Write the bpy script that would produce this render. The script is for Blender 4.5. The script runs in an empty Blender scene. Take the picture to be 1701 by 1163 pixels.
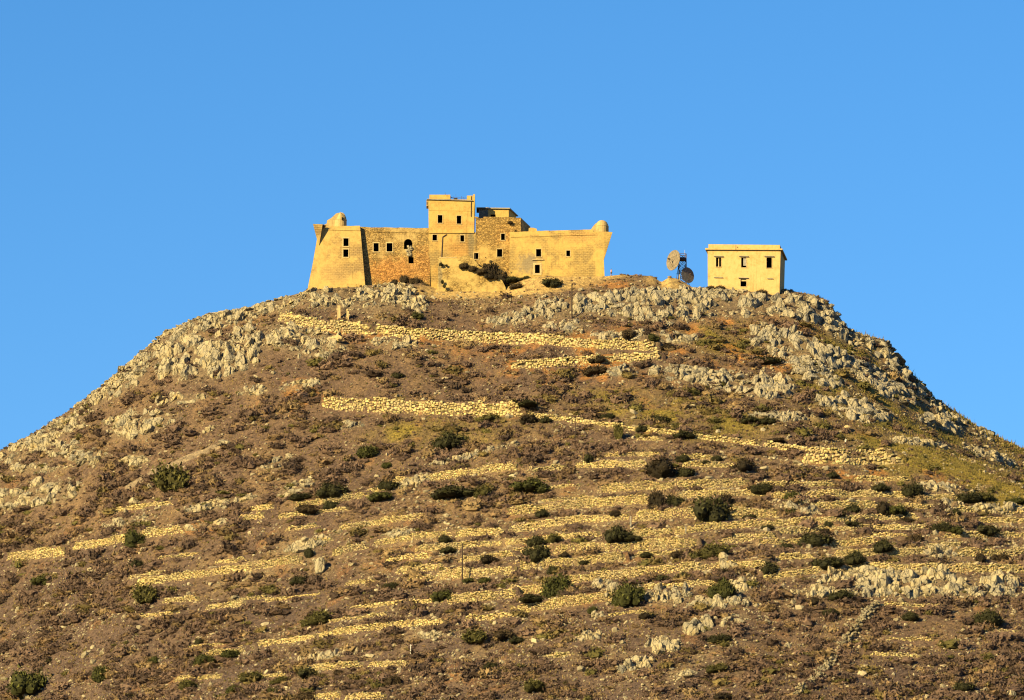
import bpy, bmesh, math, random
import numpy as np
from mathutils import Vector, Matrix

random.seed(7)
RNG = np.random.default_rng(11)
SC = bpy.context.scene
COL = SC.collection
R = math.radians

# ------------------------------------------------------------------ camera
PITCH = R(13.8)
HFOV = R(11.3)
TAN = math.tan(HFOV / 2)
CAMZ = 2.0
FWD = np.array([0, math.cos(PITCH), math.sin(PITCH)])
UP = np.array([0, -math.sin(PITCH), math.cos(PITCH)])
CAM = np.array([0, 0, CAMZ])
cd = bpy.data.cameras.new('camera')
cd.sensor_width = 36
cd.lens = 18 / TAN
cd.clip_start = 1
cd.clip_end = 60000
cam = bpy.data.objects.new('camera', cd)
cam.location = (0, 0, CAMZ)
cam.rotation_euler = (R(90) + PITCH, 0, 0)
COL.objects.link(cam)
SC.camera = cam

def ray(px, py):
    nx = (np.asarray(px, float) - 850.5) / 850.5 * TAN
    ny = (581.5 - np.asarray(py, float)) / 850.5 * TAN
    return nx[..., None] * np.array([1, 0, 0]) + ny[..., None] * UP + FWD

def at(px, py, Y):
    d = ray(px, py)
    t = np.asarray(Y, float) / d[..., 1]
    return CAM + d * t[..., None]

def project(P):
    q = np.asarray(P, float) - CAM
    dep = q @ FWD
    return 850.5 + q[..., 0] / dep / TAN * 850.5, 581.5 - (q @ UP) / dep / TAN * 850.5

def mpp(Y):                                   # metres per photo pixel at depth Y
    return Y / math.cos(PITCH) * TAN / 850.5

# ------------------------------------------------------------------ world, sun
SUN_EL, SUN_AZ = R(23.5), R(-135)               # azimuth measured from +Y towards +X
sd = Vector((math.sin(SUN_AZ) * math.cos(SUN_EL), math.cos(SUN_AZ) * math.cos(SUN_EL), math.sin(SUN_EL)))
world = bpy.data.worlds.new('World')
SC.world = world
world.use_nodes = True
wn = world.node_tree.nodes
wl = world.node_tree.links
sky = wn.new('ShaderNodeTexSky')
sky.sky_type = 'NISHITA'
sky.sun_disc = False
sky.sun_elevation = SUN_EL
sky.sun_rotation = SUN_AZ % (2 * math.pi)
sky.air_density = 1.0
sky.dust_density = 0.0
sky.ozone_density = 4.5
hs = wn.new('ShaderNodeHueSaturation')
hs.inputs['Saturation'].default_value = 1.22
hs.inputs['Value'].default_value = 1.0
bg = wn['Background']
bg.inputs['Strength'].default_value = 0.0555
wl.new(sky.outputs[0], hs.inputs['Color'])
wl.new(hs.outputs[0], bg.inputs['Color'])
sl = bpy.data.lights.new('sun', 'SUN')
sl.energy = 5.0
sl.angle = R(0.5)
sl.color = (1.0, 0.78, 0.36)
so = bpy.data.objects.new('sun', sl)
so.rotation_euler = (-sd).to_track_quat('-Z', 'Y').to_euler()
so.location = (-200, 500, 400)
COL.objects.link(so)
SC.view_settings.view_transform = 'Standard'
SC.view_settings.look = 'None'
SC.view_settings.gamma = 1
SC.view_settings.exposure = 1.64
SC.cycles.filter_width = 1.15
SC.cycles.max_bounces = 5
SC.cycles.diffuse_bounces = 2
SC.cycles.transparent_max_bounces = 6

# ------------------------------------------------------------------ numpy noise
def _hash(ix, iy, s):
    h = (ix.astype(np.int64) * 374761393 + iy.astype(np.int64) * 668265263 + s * 1442695041) & 0xFFFFFFFF
    h = ((h ^ (h >> 13)) * 1274126177) & 0xFFFFFFFF
    h = h ^ (h >> 16)
    return (h & 0xFFFFFF) / float(0xFFFFFF)

def vnoise(x, y, s=0):
    ix = np.floor(x); iy = np.floor(y)
    fx = x - ix; fy = y - iy
    fx = fx * fx * fx * (fx * (fx * 6 - 15) + 10); fy = fy * fy * fy * (fy * (fy * 6 - 15) + 10)
    a = _hash(ix, iy, s); b = _hash(ix + 1, iy, s); c = _hash(ix, iy + 1, s); d = _hash(ix + 1, iy + 1, s)
    return (a + (b - a) * fx) * (1 - fy) + (c + (d - c) * fx) * fy

def fbm(x, y, s=0, o=4):
    t = 0; a = 1; n = 0
    for k in range(o):
        t = t + a * vnoise(x * 2 ** k, y * 2 ** k, s + k * 17); n += a; a *= .5
    return t / n

def sstep(a, b, x):
    t = np.clip((np.asarray(x, float) - a) / (b - a), 0, 1)
    return t * t * (3 - 2 * t)

# ------------------------------------------------------------------ mesh helpers
def mesh_np(name, V, F, mat=None, col=None, smooth=False):
    V = np.ascontiguousarray(V, dtype=np.float32); F = np.ascontiguousarray(F, dtype=np.int32)
    k = F.shape[1]
    me = bpy.data.meshes.new(name)
    me.vertices.add(len(V)); me.vertices.foreach_set('co', V.ravel())
    me.loops.add(F.size); me.loops.foreach_set('vertex_index', F.ravel())
    me.polygons.add(len(F)); me.polygons.foreach_set('loop_start', np.arange(0, F.size, k, dtype=np.int32))
    me.update(calc_edges=True)
    me.polygons.foreach_set('use_smooth', np.full(len(F), smooth, dtype=bool))
    if col is not None:
        c = np.ones((len(V), 4), np.float32); c[:, :3] = col
        at_ = me.color_attributes.new('tint', 'FLOAT_COLOR', 'POINT')
        at_.data.foreach_set('color', c.ravel())
    if mat is not None: me.materials.append(mat)
    return me

def link(name, me, parent=None):
    o = bpy.data.objects.new(name, me)
    COL.objects.link(o)
    if parent is not None: o.parent = parent
    return o

def empty(name, loc):
    o = bpy.data.objects.new(name, None); o.location = loc; o.empty_display_size = .5
    COL.objects.link(o); return o

def tag(o, label=None, cat=None, group=None, kind=None):
    if label: o['label'] = label
    if cat: o['category'] = cat
    if group: o['group'] = group
    if kind: o['kind'] = kind
    return o

class MB:
    """collects boxes, prisms, bars and lathes; build() makes ONE mesh object"""
    def __init__(s): s.v = []; s.f = []
    def add(s, vs, fs):
        b = len(s.v); s.v += [tuple(map(float, v)) for v in vs]; s.f += [tuple(i + b for i in f) for f in fs]
    def hexa(s, c):                            # 8 corners: bottom loop 0-3, top loop 4-7
        s.add(c, [(3, 2, 1, 0), (4, 5, 6, 7), (0, 1, 5, 4), (1, 2, 6, 5), (2, 3, 7, 6), (3, 0, 4, 7)])
    def box(s, a, b):
        x0, y0, z0 = a; x1, y1, z1 = b
        s.hexa([(x0, y0, z0), (x1, y0, z0), (x1, y1, z0), (x0, y1, z0), (x0, y0, z1), (x1, y0, z1), (x1, y1, z1), (x0, y1, z1)])
    def loft(s, loops, caps=True):
        n = len(loops[0]); vs = [p for l in loops for p in l]; fs = []
        for k in range(len(loops) - 1):
            for i in range(n):
                j = (i + 1) % n
                fs.append((k * n + i, k * n + j, (k + 1) * n + j, (k + 1) * n + i))
        if caps: fs.append(tuple(range(n))[::-1]); fs.append(tuple(range((len(loops) - 1) * n, len(loops) * n)))
        s.add(vs, fs)
    def bar(s, p, q, r, r2=None, n=6):
        p = Vector(p); q = Vector(q); r2 = r if r2 is None else r2
        d = (q - p).normalized(); u = d.orthogonal().normalized(); w = d.cross(u)
        s.loft([[p + (u * math.cos(2 * math.pi * i / n) + w * math.sin(2 * math.pi * i / n)) * r for i in range(n)],
                [q + (u * math.cos(2 * math.pi * i / n) + w * math.sin(2 * math.pi * i / n)) * r2 for i in range(n)]])
    def prism(s, front, back): s.loft([front, back])
    def mesh(s, name, mat, smooth=False):
        me = bpy.data.meshes.new(name); me.from_pydata(s.v, [], s.f); me.materials.append(mat)
        bm = bmesh.new(); bm.from_mesh(me); bmesh.ops.recalc_face_normals(bm, faces=bm.faces); bm.to_mesh(me); bm.free()
        if smooth: me.polygons.foreach_set('use_smooth', [True] * len(me.polygons))
        return me
    def build(s, name, mat, parent=None, smooth=False): 
        return link(name, s.mesh(name, mat, smooth), parent)

def scatter(base_v, base_f, M, T):             # many transformed copies as one vertex / face array
    K = len(T); n = len(base_v)
    V = np.einsum('kij,nj->kni', M, base_v) + T[:, None, :]
    F = base_f[None] + (np.arange(K) * n)[:, None, None]
    return V.reshape(-1, 3), F.reshape(-1, base_f.shape[1])

def join(parts):
    Vs, Fs, n = [], [], 0
    for V, F in parts:
        Vs.append(V); Fs.append(F + n); n += len(V)
    return np.concatenate(Vs), np.concatenate(Fs)

def rotz(a):
    c, s = np.cos(a), np.sin(a); z = np.zeros_like(c); o = np.ones_like(c)
    return np.stack([np.stack([c, -s, z], -1), np.stack([s, c, z], -1), np.stack([z, z, o], -1)], -2)

def roteul(rx, ry, rz):
    def rx_(a):
        c, s = np.cos(a), np.sin(a); z = np.zeros_like(c); o = np.ones_like(c)
        return np.stack([np.stack([o, z, z], -1), np.stack([z, c, -s], -1), np.stack([z, s, c], -1)], -2)
    def ry_(a):
        c, s = np.cos(a), np.sin(a); z = np.zeros_like(c); o = np.ones_like(c)
        return np.stack([np.stack([c, z, s], -1), np.stack([z, o, z], -1), np.stack([-s, z, c], -1)], -2)
    return rotz(rz) @ ry_(ry) @ rx_(rx)

def ico(n):
    bm = bmesh.new(); bmesh.ops.create_icosphere(bm, subdivisions=n, radius=1)
    bm.verts.ensure_lookup_table()
    V = np.array([v.co[:] for v in bm.verts]); F = np.array([[v.index for v in f.verts] for f in bm.faces]); bm.free()
    return V, F

ICO = {k: ico(k) for k in (1, 2, 3, 4)}

def n3(P, s):                                   # cheap 3-D noise out of 2-D slices
    return (vnoise(P[:, 0] + 31.7 * s, P[:, 1] + P[:, 2] * .73, s) + vnoise(P[:, 1] - 11.3 * s, P[:, 2] + P[:, 0] * .61, s + 5)
            + vnoise(P[:, 2] + 7.1 * s, P[:, 0] - P[:, 1] * .57, s + 9)) / 3 - .5

def rock(level, seed, planes=16, rough=.18, lo=.55):
    V, F = ICO[level]
    r = np.random.default_rng(seed)
    P = np.sign(V) * np.abs(V) ** .72
    P = P * .92
    N = r.normal(size=(planes, 3)); N /= np.linalg.norm(N, axis=1)[:, None]
    for nn in N:
        d = r.uniform(lo, 1.05); e = P @ nn - d
        P -= np.maximum(e, 0)[:, None] * nn
    P += V * (n3(P * 2.3, seed)[:, None] * rough * 1.6 + n3(P * 5.7, seed + 3)[:, None] * rough * .9)
    P += V * np.array([1, 1, .2]) * (n3(P * np.array([5.2, 5.2, 1.1]), seed + 21)[:, None] * .34)
    if level >= 3: P += V * (n3(P * 13, seed + 7)[:, None] * rough * .55)
    return P, F

# ------------------------------------------------------------------ materials
def nodes_mat(name, rough=.9):
    m = bpy.data.materials.new(name); m.use_nodes = True
    nt = m.node_tree; b = nt.nodes['Principled BSDF']
    b.inputs['Roughness'].default_value = rough
    b.inputs['Specular IOR Level'].default_value = .15
    return m, nt, b

def N(nt, t, **kw):
    n = nt.nodes.new(t)
    for k, v in kw.items():
        if k in n.inputs: n.inputs[k].default_value = v
        else: setattr(n, k, v)
    return n

def ramp(nt, src, stops):
    r = nt.nodes.new('ShaderNodeValToRGB')
    while len(r.color_ramp.elements) < len(stops): r.color_ramp.elements.new(.5)
    for e, (p, c) in zip(r.color_ramp.elements, stops):
        e.position = p; e.color = (*c, 1) if len(c) == 3 else c
    nt.links.new(src, r.inputs[0]); return r.outputs[0]

def mix(nt, fac, a, b, mode='MIX'):
    m = nt.nodes.new('ShaderNodeMix'); m.data_type = 'RGBA'; m.blend_type = mode
    for s, v in ((m.inputs[0], fac), (m.inputs[6], a), (m.inputs[7], b)):
        if hasattr(v, 'links') or isinstance(v, bpy.types.NodeSocket): nt.links.new(v, s)
        elif isinstance(v, (int, float)): s.default_value = v
        else: s.default_value = (*v, 1)
    return m.outputs[2]

def math_(nt, op, a, b=None):
    m = nt.nodes.new('ShaderNodeMath'); m.operation = op
    for s, v in ((m.inputs[0], a), (m.inputs[1], b)):
        if v is None: continue
        if isinstance(v, bpy.types.NodeSocket): nt.links.new(v, s)
        else: s.default_value = v
    return m.outputs[0]

def noise(nt, vec, scale, detail=4, rough=.6, dist=0):
    n = nt.nodes.new('ShaderNodeTexNoise')
    n.inputs['Scale'].default_value = scale; n.inputs['Detail'].default_value = detail
    n.inputs['Roughness'].default_value = rough; n.inputs['Distortion'].default_value = dist
    nt.links.new(vec, n.inputs['Vector']); return n.outputs[0]

def pos(nt, scale=(1, 1, 1), loc=(0, 0, 0)):
    g = nt.nodes.new('ShaderNodeNewGeometry'); mp = nt.nodes.new('ShaderNodeMapping')
    mp.inputs['Scale'].default_value = scale; mp.inputs['Location'].default_value = loc
    nt.links.new(g.outputs['Position'], mp.inputs['Vector']); return mp.outputs[0]

def bump(nt, b, h, strength=.5, dist=.1):
    bp = nt.nodes.new('ShaderNodeBump'); bp.inputs['Strength'].default_value = strength; bp.inputs['Distance'].default_value = dist
    nt.links.new(h, bp.inputs['Height']); nt.links.new(bp.outputs[0], b.inputs['Normal'])

def mat_terrain():
    m, nt, b = nodes_mat('hillside_soil', .95)
    a = nt.nodes.new('ShaderNodeAttribute'); a.attribute_name = 'tint'
    p = pos(nt)
    n1 = noise(nt, p, 1.3, 6, .7); n2 = noise(nt, p, .25, 4)
    n4 = noise(nt, p, 6.0, 3, .7); n5 = noise(nt, p, 3.4, 5, .75)
    c = mix(nt, 1.0, a.outputs['Color'], ramp(nt, n1, [(.28, (.38, .35, .36)), (.5, (.95, .95, .95)), (.72, (1.65, 1.6, 1.45))]), 'MULTIPLY')
    c = mix(nt, 1.0, c, ramp(nt, n5, [(.32, (.42, .38, .40)), (.47, (.95, .93, .95)), (.62, (1.5, 1.42, 1.25))]), 'MULTIPLY')
    c = mix(nt, ramp(nt, n4, [(.60, (0, 0, 0)), (.68, (1, 1, 1))]), c, mix(nt, .55, c, (.46, .37, .24)))
    nt.links.new(c, b.inputs['Base Color'])
    bump(nt, b, n1, .8, .35)
    return m

def mat_rock(name='limestone', grey=0.0):
    m, nt, b = nodes_mat(name, .93)
    p = pos(nt); pv = pos(nt, (1.2, 1.2, .35))
    n1 = noise(nt, p, .35, 5, .65); n2 = noise(nt, pv, 1.4, 8, .72); n3_ = noise(nt, p, 3.5, 6, .7)
    c = ramp(nt, n1, [(.28, (.30, .275, .235)), (.42, (.50, .435, .31)), (.56, (.64, .53, .33)), (.72, (.62, .46, .22))])
    c = mix(nt, ramp(nt, n2, [(.36, (.9, .9, .9)), (.46, (0, 0, 0))]), c, (.10, .095, .09))
    c = mix(nt, ramp(nt, n3_, [(.58, (0, 0, 0)), (.70, (.6, .6, .6))]), c, (.22, .20, .18))
    v = nt.nodes.new('ShaderNodeTexVoronoi'); v.feature = 'DISTANCE_TO_EDGE'; v.inputs['Scale'].default_value = .75
    wv = nt.nodes.new('ShaderNodeVectorMath'); wv.operation = 'ADD'; nn = nt.nodes.new('ShaderNodeTexNoise'); nn.inputs['Scale'].default_value = 1.1; nn.inputs['Detail'].default_value = 4; nt.links.new(p, nn.inputs['Vector'])
    nt.links.new(pos(nt, (1.1, 1.1, .38)), wv.inputs[0]); nt.links.new(nn.outputs['Color'], wv.inputs[1]); nt.links.new(wv.outputs[0], v.inputs['Vector'])
    cr = ramp(nt, v.outputs[0], [(0, (.15, .15, .15)), (.045, (1, 1, 1))])
    c = mix(nt, cr, (.06, .05, .045), c)
    if grey: c = mix(nt, grey, c, mix(nt, n2, (.17, .17, .175), (.56, .51, .42)))
    nt.links.new(c, b.inputs['Base Color'])
    h = math_(nt, 'ADD', n2, math_(nt, 'MULTIPLY', n3_, .5))
    h = math_(nt, 'ADD', h, math_(nt, 'MULTIPLY', cr, .5))
    bump(nt, b, h, 1.0, .5)
    return m

def mat_stone(name, c0, c1, c2):
    m, nt, b = nodes_mat(name, .92)
    p = pos(nt)
    r = nt.nodes.new('ShaderNodeAttribute'); r.attribute_name = 'tint'
    n1 = noise(nt, p, 2.2, 5, .65); n2 = noise(nt, p, .18, 3)
    c = ramp(nt, n1, [(.3, c0), (.5, c1), (.7, c2)])
    c = mix(nt, 1, c, r.outputs['Color'], 'MULTIPLY')
    c = mix(nt, ramp(nt, n2, [(.45, (0, 0, 0)), (.65, (.5, .5, .5))]), c, mix(nt, .6, c, (.30, .28, .24)))
    nt.links.new(c, b.inputs['Base Color'])
    bump(nt, b, n1, .7, .15)
    return m

def mat_leaf(name, c):
    m, nt, b = nodes_mat(name, .8)
    p = pos(nt); a = nt.nodes.new('ShaderNodeAttribute'); a.attribute_name = 'tint'
    n1 = noise(nt, p, 1.1, 3)
    cc = mix(nt, 1, a.outputs['Color'], ramp(nt, n1, [(.3, (.7, .7, .7)), (.7, (1.35, 1.3, 1.2))]), 'MULTIPLY') if c is None else \
        mix(nt, 1, mix(nt, 1, c, a.outputs['Color'], 'MULTIPLY'), ramp(nt, n1, [(.3, (.65, .65, .65)), (.7, (1.4, 1.35, 1.2))]), 'MULTIPLY')
    nt.links.new(cc, b.inputs['Base Color'])
    return m

def mat_plain(name, c, rough=.8, metal=0, var=.25, scale=3):
    m, nt, b = nodes_mat(name, rough)
    n1 = noise(nt, pos(nt), scale, 4)
    lo = tuple(x * (1 - var) for x in c); hi = tuple(min(1, x * (1 + var)) for x in c)
    nt.links.new(ramp(nt, n1, [(.3, lo), (.7, hi)]), b.inputs['Base Color'])
    b.inputs['Metallic'].default_value = metal
    return m

def mat_plaster(name, base, dirt, masonry, orange_spots=(), bare=.5, rubble=False):
    """old ochre plaster with bare coursed masonry showing through, stains and cracks"""
    m, nt, b = nodes_mat(name, .93)
    p = pos(nt)
    g = nt.nodes.new('ShaderNodeNewGeometry')
    sx = nt.nodes.new('ShaderNodeSeparateXYZ'); nt.links.new(g.outputs['Position'], sx.inputs[0])
    cb = nt.nodes.new('ShaderNodeCombineXYZ')
    wob = math_(nt, 'MULTIPLY', noise(nt, p, .9, 2), .35)
    nt.links.new(math_(nt, 'ADD', math_(nt, 'ADD', sx.outputs[0], math_(nt, 'MULTIPLY', sx.outputs[1], .5)), wob), cb.inputs[0])
    nt.links.new(math_(nt, 'ADD', sx.outputs[2], wob), cb.inputs[1])
    br = nt.nodes.new('ShaderNodeTexBrick')
    br.inputs['Scale'].default_value = 1.0
    br.inputs['Brick Width'].default_value = .75; br.inputs['Row Height'].default_value = .36
    br.inputs['Mortar Size'].default_value = .045; br.inputs['Mortar Smooth'].default_value = .3
    br.inputs['Color1'].default_value = (.9, .9, .9, 1); br.inputs['Color2'].default_value = (1.12, 1.08, 1.0, 1)
    br.inputs['Mortar'].default_value = (.34, .30, .26, 1)
    nt.links.new(cb.outputs[0], br.inputs['Vector'])
    joint, jfac = br.outputs['Color'], br.outputs['Fac']
    br.inputs['Mortar'].default_value = (.68, .63, .57, 1)
    if rubble:                                   # random rubble instead of coursed blocks
        vo = nt.nodes.new('ShaderNodeTexVoronoi'); vo.feature = 'DISTANCE_TO_EDGE'; vo.inputs['Scale'].default_value = 1.0; vo.inputs['Randomness'].default_value = .9
        vc = nt.nodes.new('ShaderNodeTexVoronoi'); vc.inputs['Scale'].default_value = 1.0; vc.inputs['Randomness'].default_value = .9
        mp2 = nt.nodes.new('ShaderNodeMapping'); mp2.inputs['Scale'].default_value = (1.9, 3.0, 1)
        nt.links.new(cb.outputs[0], mp2.inputs['Vector']); nt.links.new(mp2.outputs[0], vo.inputs['Vector']); nt.links.new(mp2.outputs[0], vc.inputs['Vector'])
        e = ramp(nt, vo.outputs[0], [(0, (.36, .31, .27)), (.10, (1, 1, 1))])
        sv = nt.nodes.new('ShaderNodeSeparateColor'); nt.links.new(vc.outputs['Color'], sv.inputs[0])
        tone = ramp(nt, sv.outputs[0], [(0, (.62, .60, .58)), (.5, (1, .98, .95)), (1, (1.25, 1.2, 1.1))])
        joint = mix(nt, 1, e, tone, 'MULTIPLY'); jfac = math_(nt, 'SUBTRACT', 1.0, ramp(nt, vo.outputs[0], [(0, (0, 0, 0)), (.12, (1, 1, 1))]))
    big = noise(nt, p, .22, 5, .62); mid = noise(nt, p, 1.1, 5, .68); fine = noise(nt, p, 4.5, 5, .7)
    mask = ramp(nt, big, [(bare - .07, (1, 1, 1)), (bare + .05, (0, 0, 0))])
    c = ramp(nt, mid, [(.22, tuple(x * .62 for x in dirt)), (.36, dirt), (.50, base), (.75, tuple(min(.9, x * 1.14) for x in base))])
    cm = mix(nt, 1, mix(nt, mid, masonry, tuple(x * .72 for x in masonry)), joint, 'MULTIPLY')
    c = mix(nt, mask, c, cm)
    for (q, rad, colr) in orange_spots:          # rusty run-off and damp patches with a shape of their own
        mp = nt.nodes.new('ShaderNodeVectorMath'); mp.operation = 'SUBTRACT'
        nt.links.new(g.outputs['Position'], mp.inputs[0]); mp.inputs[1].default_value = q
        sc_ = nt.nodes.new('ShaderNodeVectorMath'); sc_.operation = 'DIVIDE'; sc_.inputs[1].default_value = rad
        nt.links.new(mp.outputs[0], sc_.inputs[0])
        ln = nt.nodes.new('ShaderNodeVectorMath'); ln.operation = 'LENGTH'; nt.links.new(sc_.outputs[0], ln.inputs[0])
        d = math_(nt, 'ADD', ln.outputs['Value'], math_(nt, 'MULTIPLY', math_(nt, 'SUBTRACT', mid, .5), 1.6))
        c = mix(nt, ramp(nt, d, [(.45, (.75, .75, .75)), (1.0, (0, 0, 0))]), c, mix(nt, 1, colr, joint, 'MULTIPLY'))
    streak = noise(nt, pos(nt, (2.2, 2.2, .12)), 1.0, 4, .6)
    c = mix(nt, ramp(nt, streak, [(.58, (0, 0, 0)), (.74, (.5, .5, .5))]), c, tuple(x * .5 for x in dirt))
    c = mix(nt, ramp(nt, fine, [(.25, (.75, .75, .75)), (.36, (0, 0, 0))]), c, (.12, .085, .05))
    nt.links.new(c, b.inputs['Base Color'])
    h = math_(nt, 'ADD', math_(nt, 'MULTIPLY', fine, .5), math_(nt, 'MULTIPLY', math_(nt, 'MULTIPLY', jfac, mask), -.6))
    bump(nt, b, h, .7, .12)
    return m

M_TERR = mat_terrain()
M_ROCK = mat_rock()
M_ROCK_GREY = mat_rock('grey_limestone', .26)
M_WALL = mat_stone('dry_stone', (.40, .29, .12), (.72, .56, .25), (.84, .68, .36))
M_RUBBLE = mat_stone('loose_stone', (.32, .26, .18), (.52, .43, .27), (.64, .54, .36))
M_SCRUB = mat_leaf('dry_scrub', None)
M_GRASS = mat_leaf('dry_grass', None)
M_LEAF_DARK = mat_leaf('dark_leaves', (.045, .045, .016))
M_LEAF_GREEN = mat_leaf('green_leaves', (.068, .073, .018))
M_LEAF_OLIVE = mat_leaf('olive_leaves', (.095, .088, .026))
M_LEAF_BROWN = mat_leaf('brown_leaves', (.075, .052, .028))
M_STEM = mat_plain('bark', (.09, .06, .04))
M_DARK = mat_plain('painted_unlit_interior', (.012, .010, .010), .95)  # near-black base colour paints in the unlit depth of the openings
M_SURR = mat_plain('pale_surround', (.64, .48, .24), .9)
M_METAL = mat_plain('rusty_steel', (.12, .085, .075), .6, .4)
M_POLE = mat_plain('weathered_wood', (.07, .05, .04), .9)
M_DISH = mat_plain('dish_mesh_paint', (.27, .215, .15), .7, 0, .4, 2.5)
M_DISH2 = mat_plain('dish_grey_paint', (.20, .18, .17), .7, 0, .4, 2.5)
M_WHITE = mat_plain('white_paint', (.72, .70, .66), .7)
M_CONC = mat_plain('concrete', (.36, .33, .28), .9)
M_ROOF = mat_plain('roof_slab', (.42, .36, .26), .9)

# ------------------------------------------------------------------ terrain height
SIL = [(-400, 960), (-200, 862), (0, 748), (60, 718), (130, 672), (190, 626), (220, 597), (275, 552), (345, 522), (420, 508), (500, 486),
       (515, 478), (600, 475), (640, 472), (700, 470), (722, 479), (835, 481), (852, 472), (872, 464), (895, 459), (1003, 459), (1030, 456), (1085, 459), (1098, 469), (1112, 460), (1126, 463),
       (1150, 477), (1180, 478), (1300, 481), (1350, 490), (1372, 498), (1395, 528), (1410, 548), (1445, 560), (1470, 564), (1500, 604), (1550, 659), (1600, 692),
       (1650, 722), (1701, 745), (1900, 830), (2150, 940)]
sx_ = np.array([p[0] for p in SIL], float); sy_ = np.array([p[1] for p in SIL], float)
_P = at(sx_, sy_, 1000.0 + .0007 * ((sx_ - 850.5) * .1198) ** 2)
SXW, SZW = _P[:, 0], _P[:, 2]
Z0 = float(np.interp(0, SXW, SZW))

def Yc(x): return 1000 + .0007 * x * x

def H0(x, y):
    x = np.asarray(x, float); y = np.asarray(y, float)
    d = Yc(x) - y
    dd = np.maximum(d, 0)
    wob = (fbm(x / 26, y / 26, 3, 3) - .5) * 8
    S = np.interp(x, SXW, SZW)
    Sm = (np.interp(x - 5, SXW, SZW) + np.interp(x + 5, SXW, SZW) + S) / 3
    S = S + (Sm - S) * sstep(2, 14, dd)
    B = Z0 + 1.0 - .0018 * (x - 62) ** 2
    w = sstep(0, 95, dd)
    F = .72 * dd - .9 * np.sin(dd / 9.0 + wob * .35) * sstep(4, 20, dd) - .00022 * dd * dd
    z = S * (1 - w) + B * w - F
    back = np.maximum(-d, 0)
    z = z + np.minimum(back * .08, 2.0) - np.maximum(back - 55, 0) * .6
    amp = sstep(3, 12, np.abs(d)) * .85 + .15
    z = z + amp * ((fbm(x / 13, y / 13, 1, 4) - .5) * 2.2 + (fbm(x / 3.2, y / 3.2, 2, 3) - .5) * .8)
    return np.maximum(z, 0.0)

STEP = .4
GX = np.arange(-128, 128 + .01, STEP); GY = np.arange(815, 1046, STEP)
XX, YY = np.meshgrid(GX, GY)
HG = H0(XX, YY)

def H(x, y):
    fx = np.clip((np.asarray(x, float) - GX[0]) / STEP, 0, len(GX) - 1.001); fy = np.clip((np.asarray(y, float) - GY[0]) / STEP, 0, len(GY) - 1.001)
    ix = fx.astype(int); iy = fy.astype(int); fx = fx - ix; fy = fy - iy
    return (HG[iy, ix] * (1 - fx) + HG[iy, ix + 1] * fx) * (1 - fy) + (HG[iy + 1, ix] * (1 - fx) + HG[iy + 1, ix + 1] * fx) * fy

def cast(px, py):
    px = np.atleast_1d(np.asarray(px, float)); py = np.atleast_1d(np.asarray(py, float))
    out = np.zeros((len(px), 3)); ys = np.arange(GY[0] + .5, 1040, .4)
    for a in range(0, len(px), 2000):
        d = ray(px[a:a + 2000], py[a:a + 2000]); d = d / d[:, 1:2]
        X = d[:, :1] * ys[None]; Z = CAMZ + d[:, 2:3] * ys[None]
        hit = Z < H(X, np.broadcast_to(ys[None], X.shape))
        i = np.where(hit.any(1), hit.argmax(1), np.searchsorted(ys, 1000))
        yy = ys[i]
        for _ in range(4):
            x_ = d[:, 0] * yy; z_ = CAMZ + d[:, 2] * yy
            yy = yy + np.where(hit.any(1), np.clip((H(x_, yy) - z_) * -.7, -.4, .4), 0)
        xf = d[:, 0] * yy
        out[a:a + 2000] = np.stack([xf, yy, H(xf, yy)], 1)
    return out

# ------------------------------------------------------------------ dry stone walls: (points of the base line in the photograph, height in photo px)
#@WALLS
WALLS = [
 # upper path wall below the fort, its lower leg, the long path wall
 ('path', [(462, 535), (500, 543), (537, 553), (617, 557)], 22, 'retaining_wall', 'left stretch of the rough path wall below the gate posts, ending at a dark gap', .62),
 ('path', [(622, 556), (688, 564), (767, 567), (850, 572), (897, 572), (969, 578), (1040, 581), (1092, 584)], 19, 'retaining_wall', 'long pale path wall below the fortress, running right from a dark gap', .6),
 ('path', [(850, 613), (929, 609), (1009, 602), (1099, 600)], 15, 'retaining_wall', 'lower leg of the upper path, grey wall curving up beneath the long path wall', .6),
 ('path', [(536, 677), (564, 682), (675, 687), (741, 690), (800, 692), (868, 692)], 25, 'retaining_wall', 'tall pale stone wall with a square left end, midway down the slope', .62),
 ('path', [(872, 693), (956, 702), (1035, 713), (1088, 720), (1154, 728), (1220, 737), (1262, 741)], 9, 'retaining_wall', 'low thin stone wall running on downhill right of the tall pale wall', .5),
 ('path', [(1264, 741), (1330, 752), (1401, 757), (1440, 757), (1478, 757)], 11, 'retaining_wall', 'stone path edge directly under the walking person', .55),
 ('path', [(1333, 769), (1380, 771), (1430, 772), (1475, 772), (1500, 770)], 16, 'retaining_wall', 'grey block wall below the walking person, ending in a dark heap', .75),
]
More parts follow.
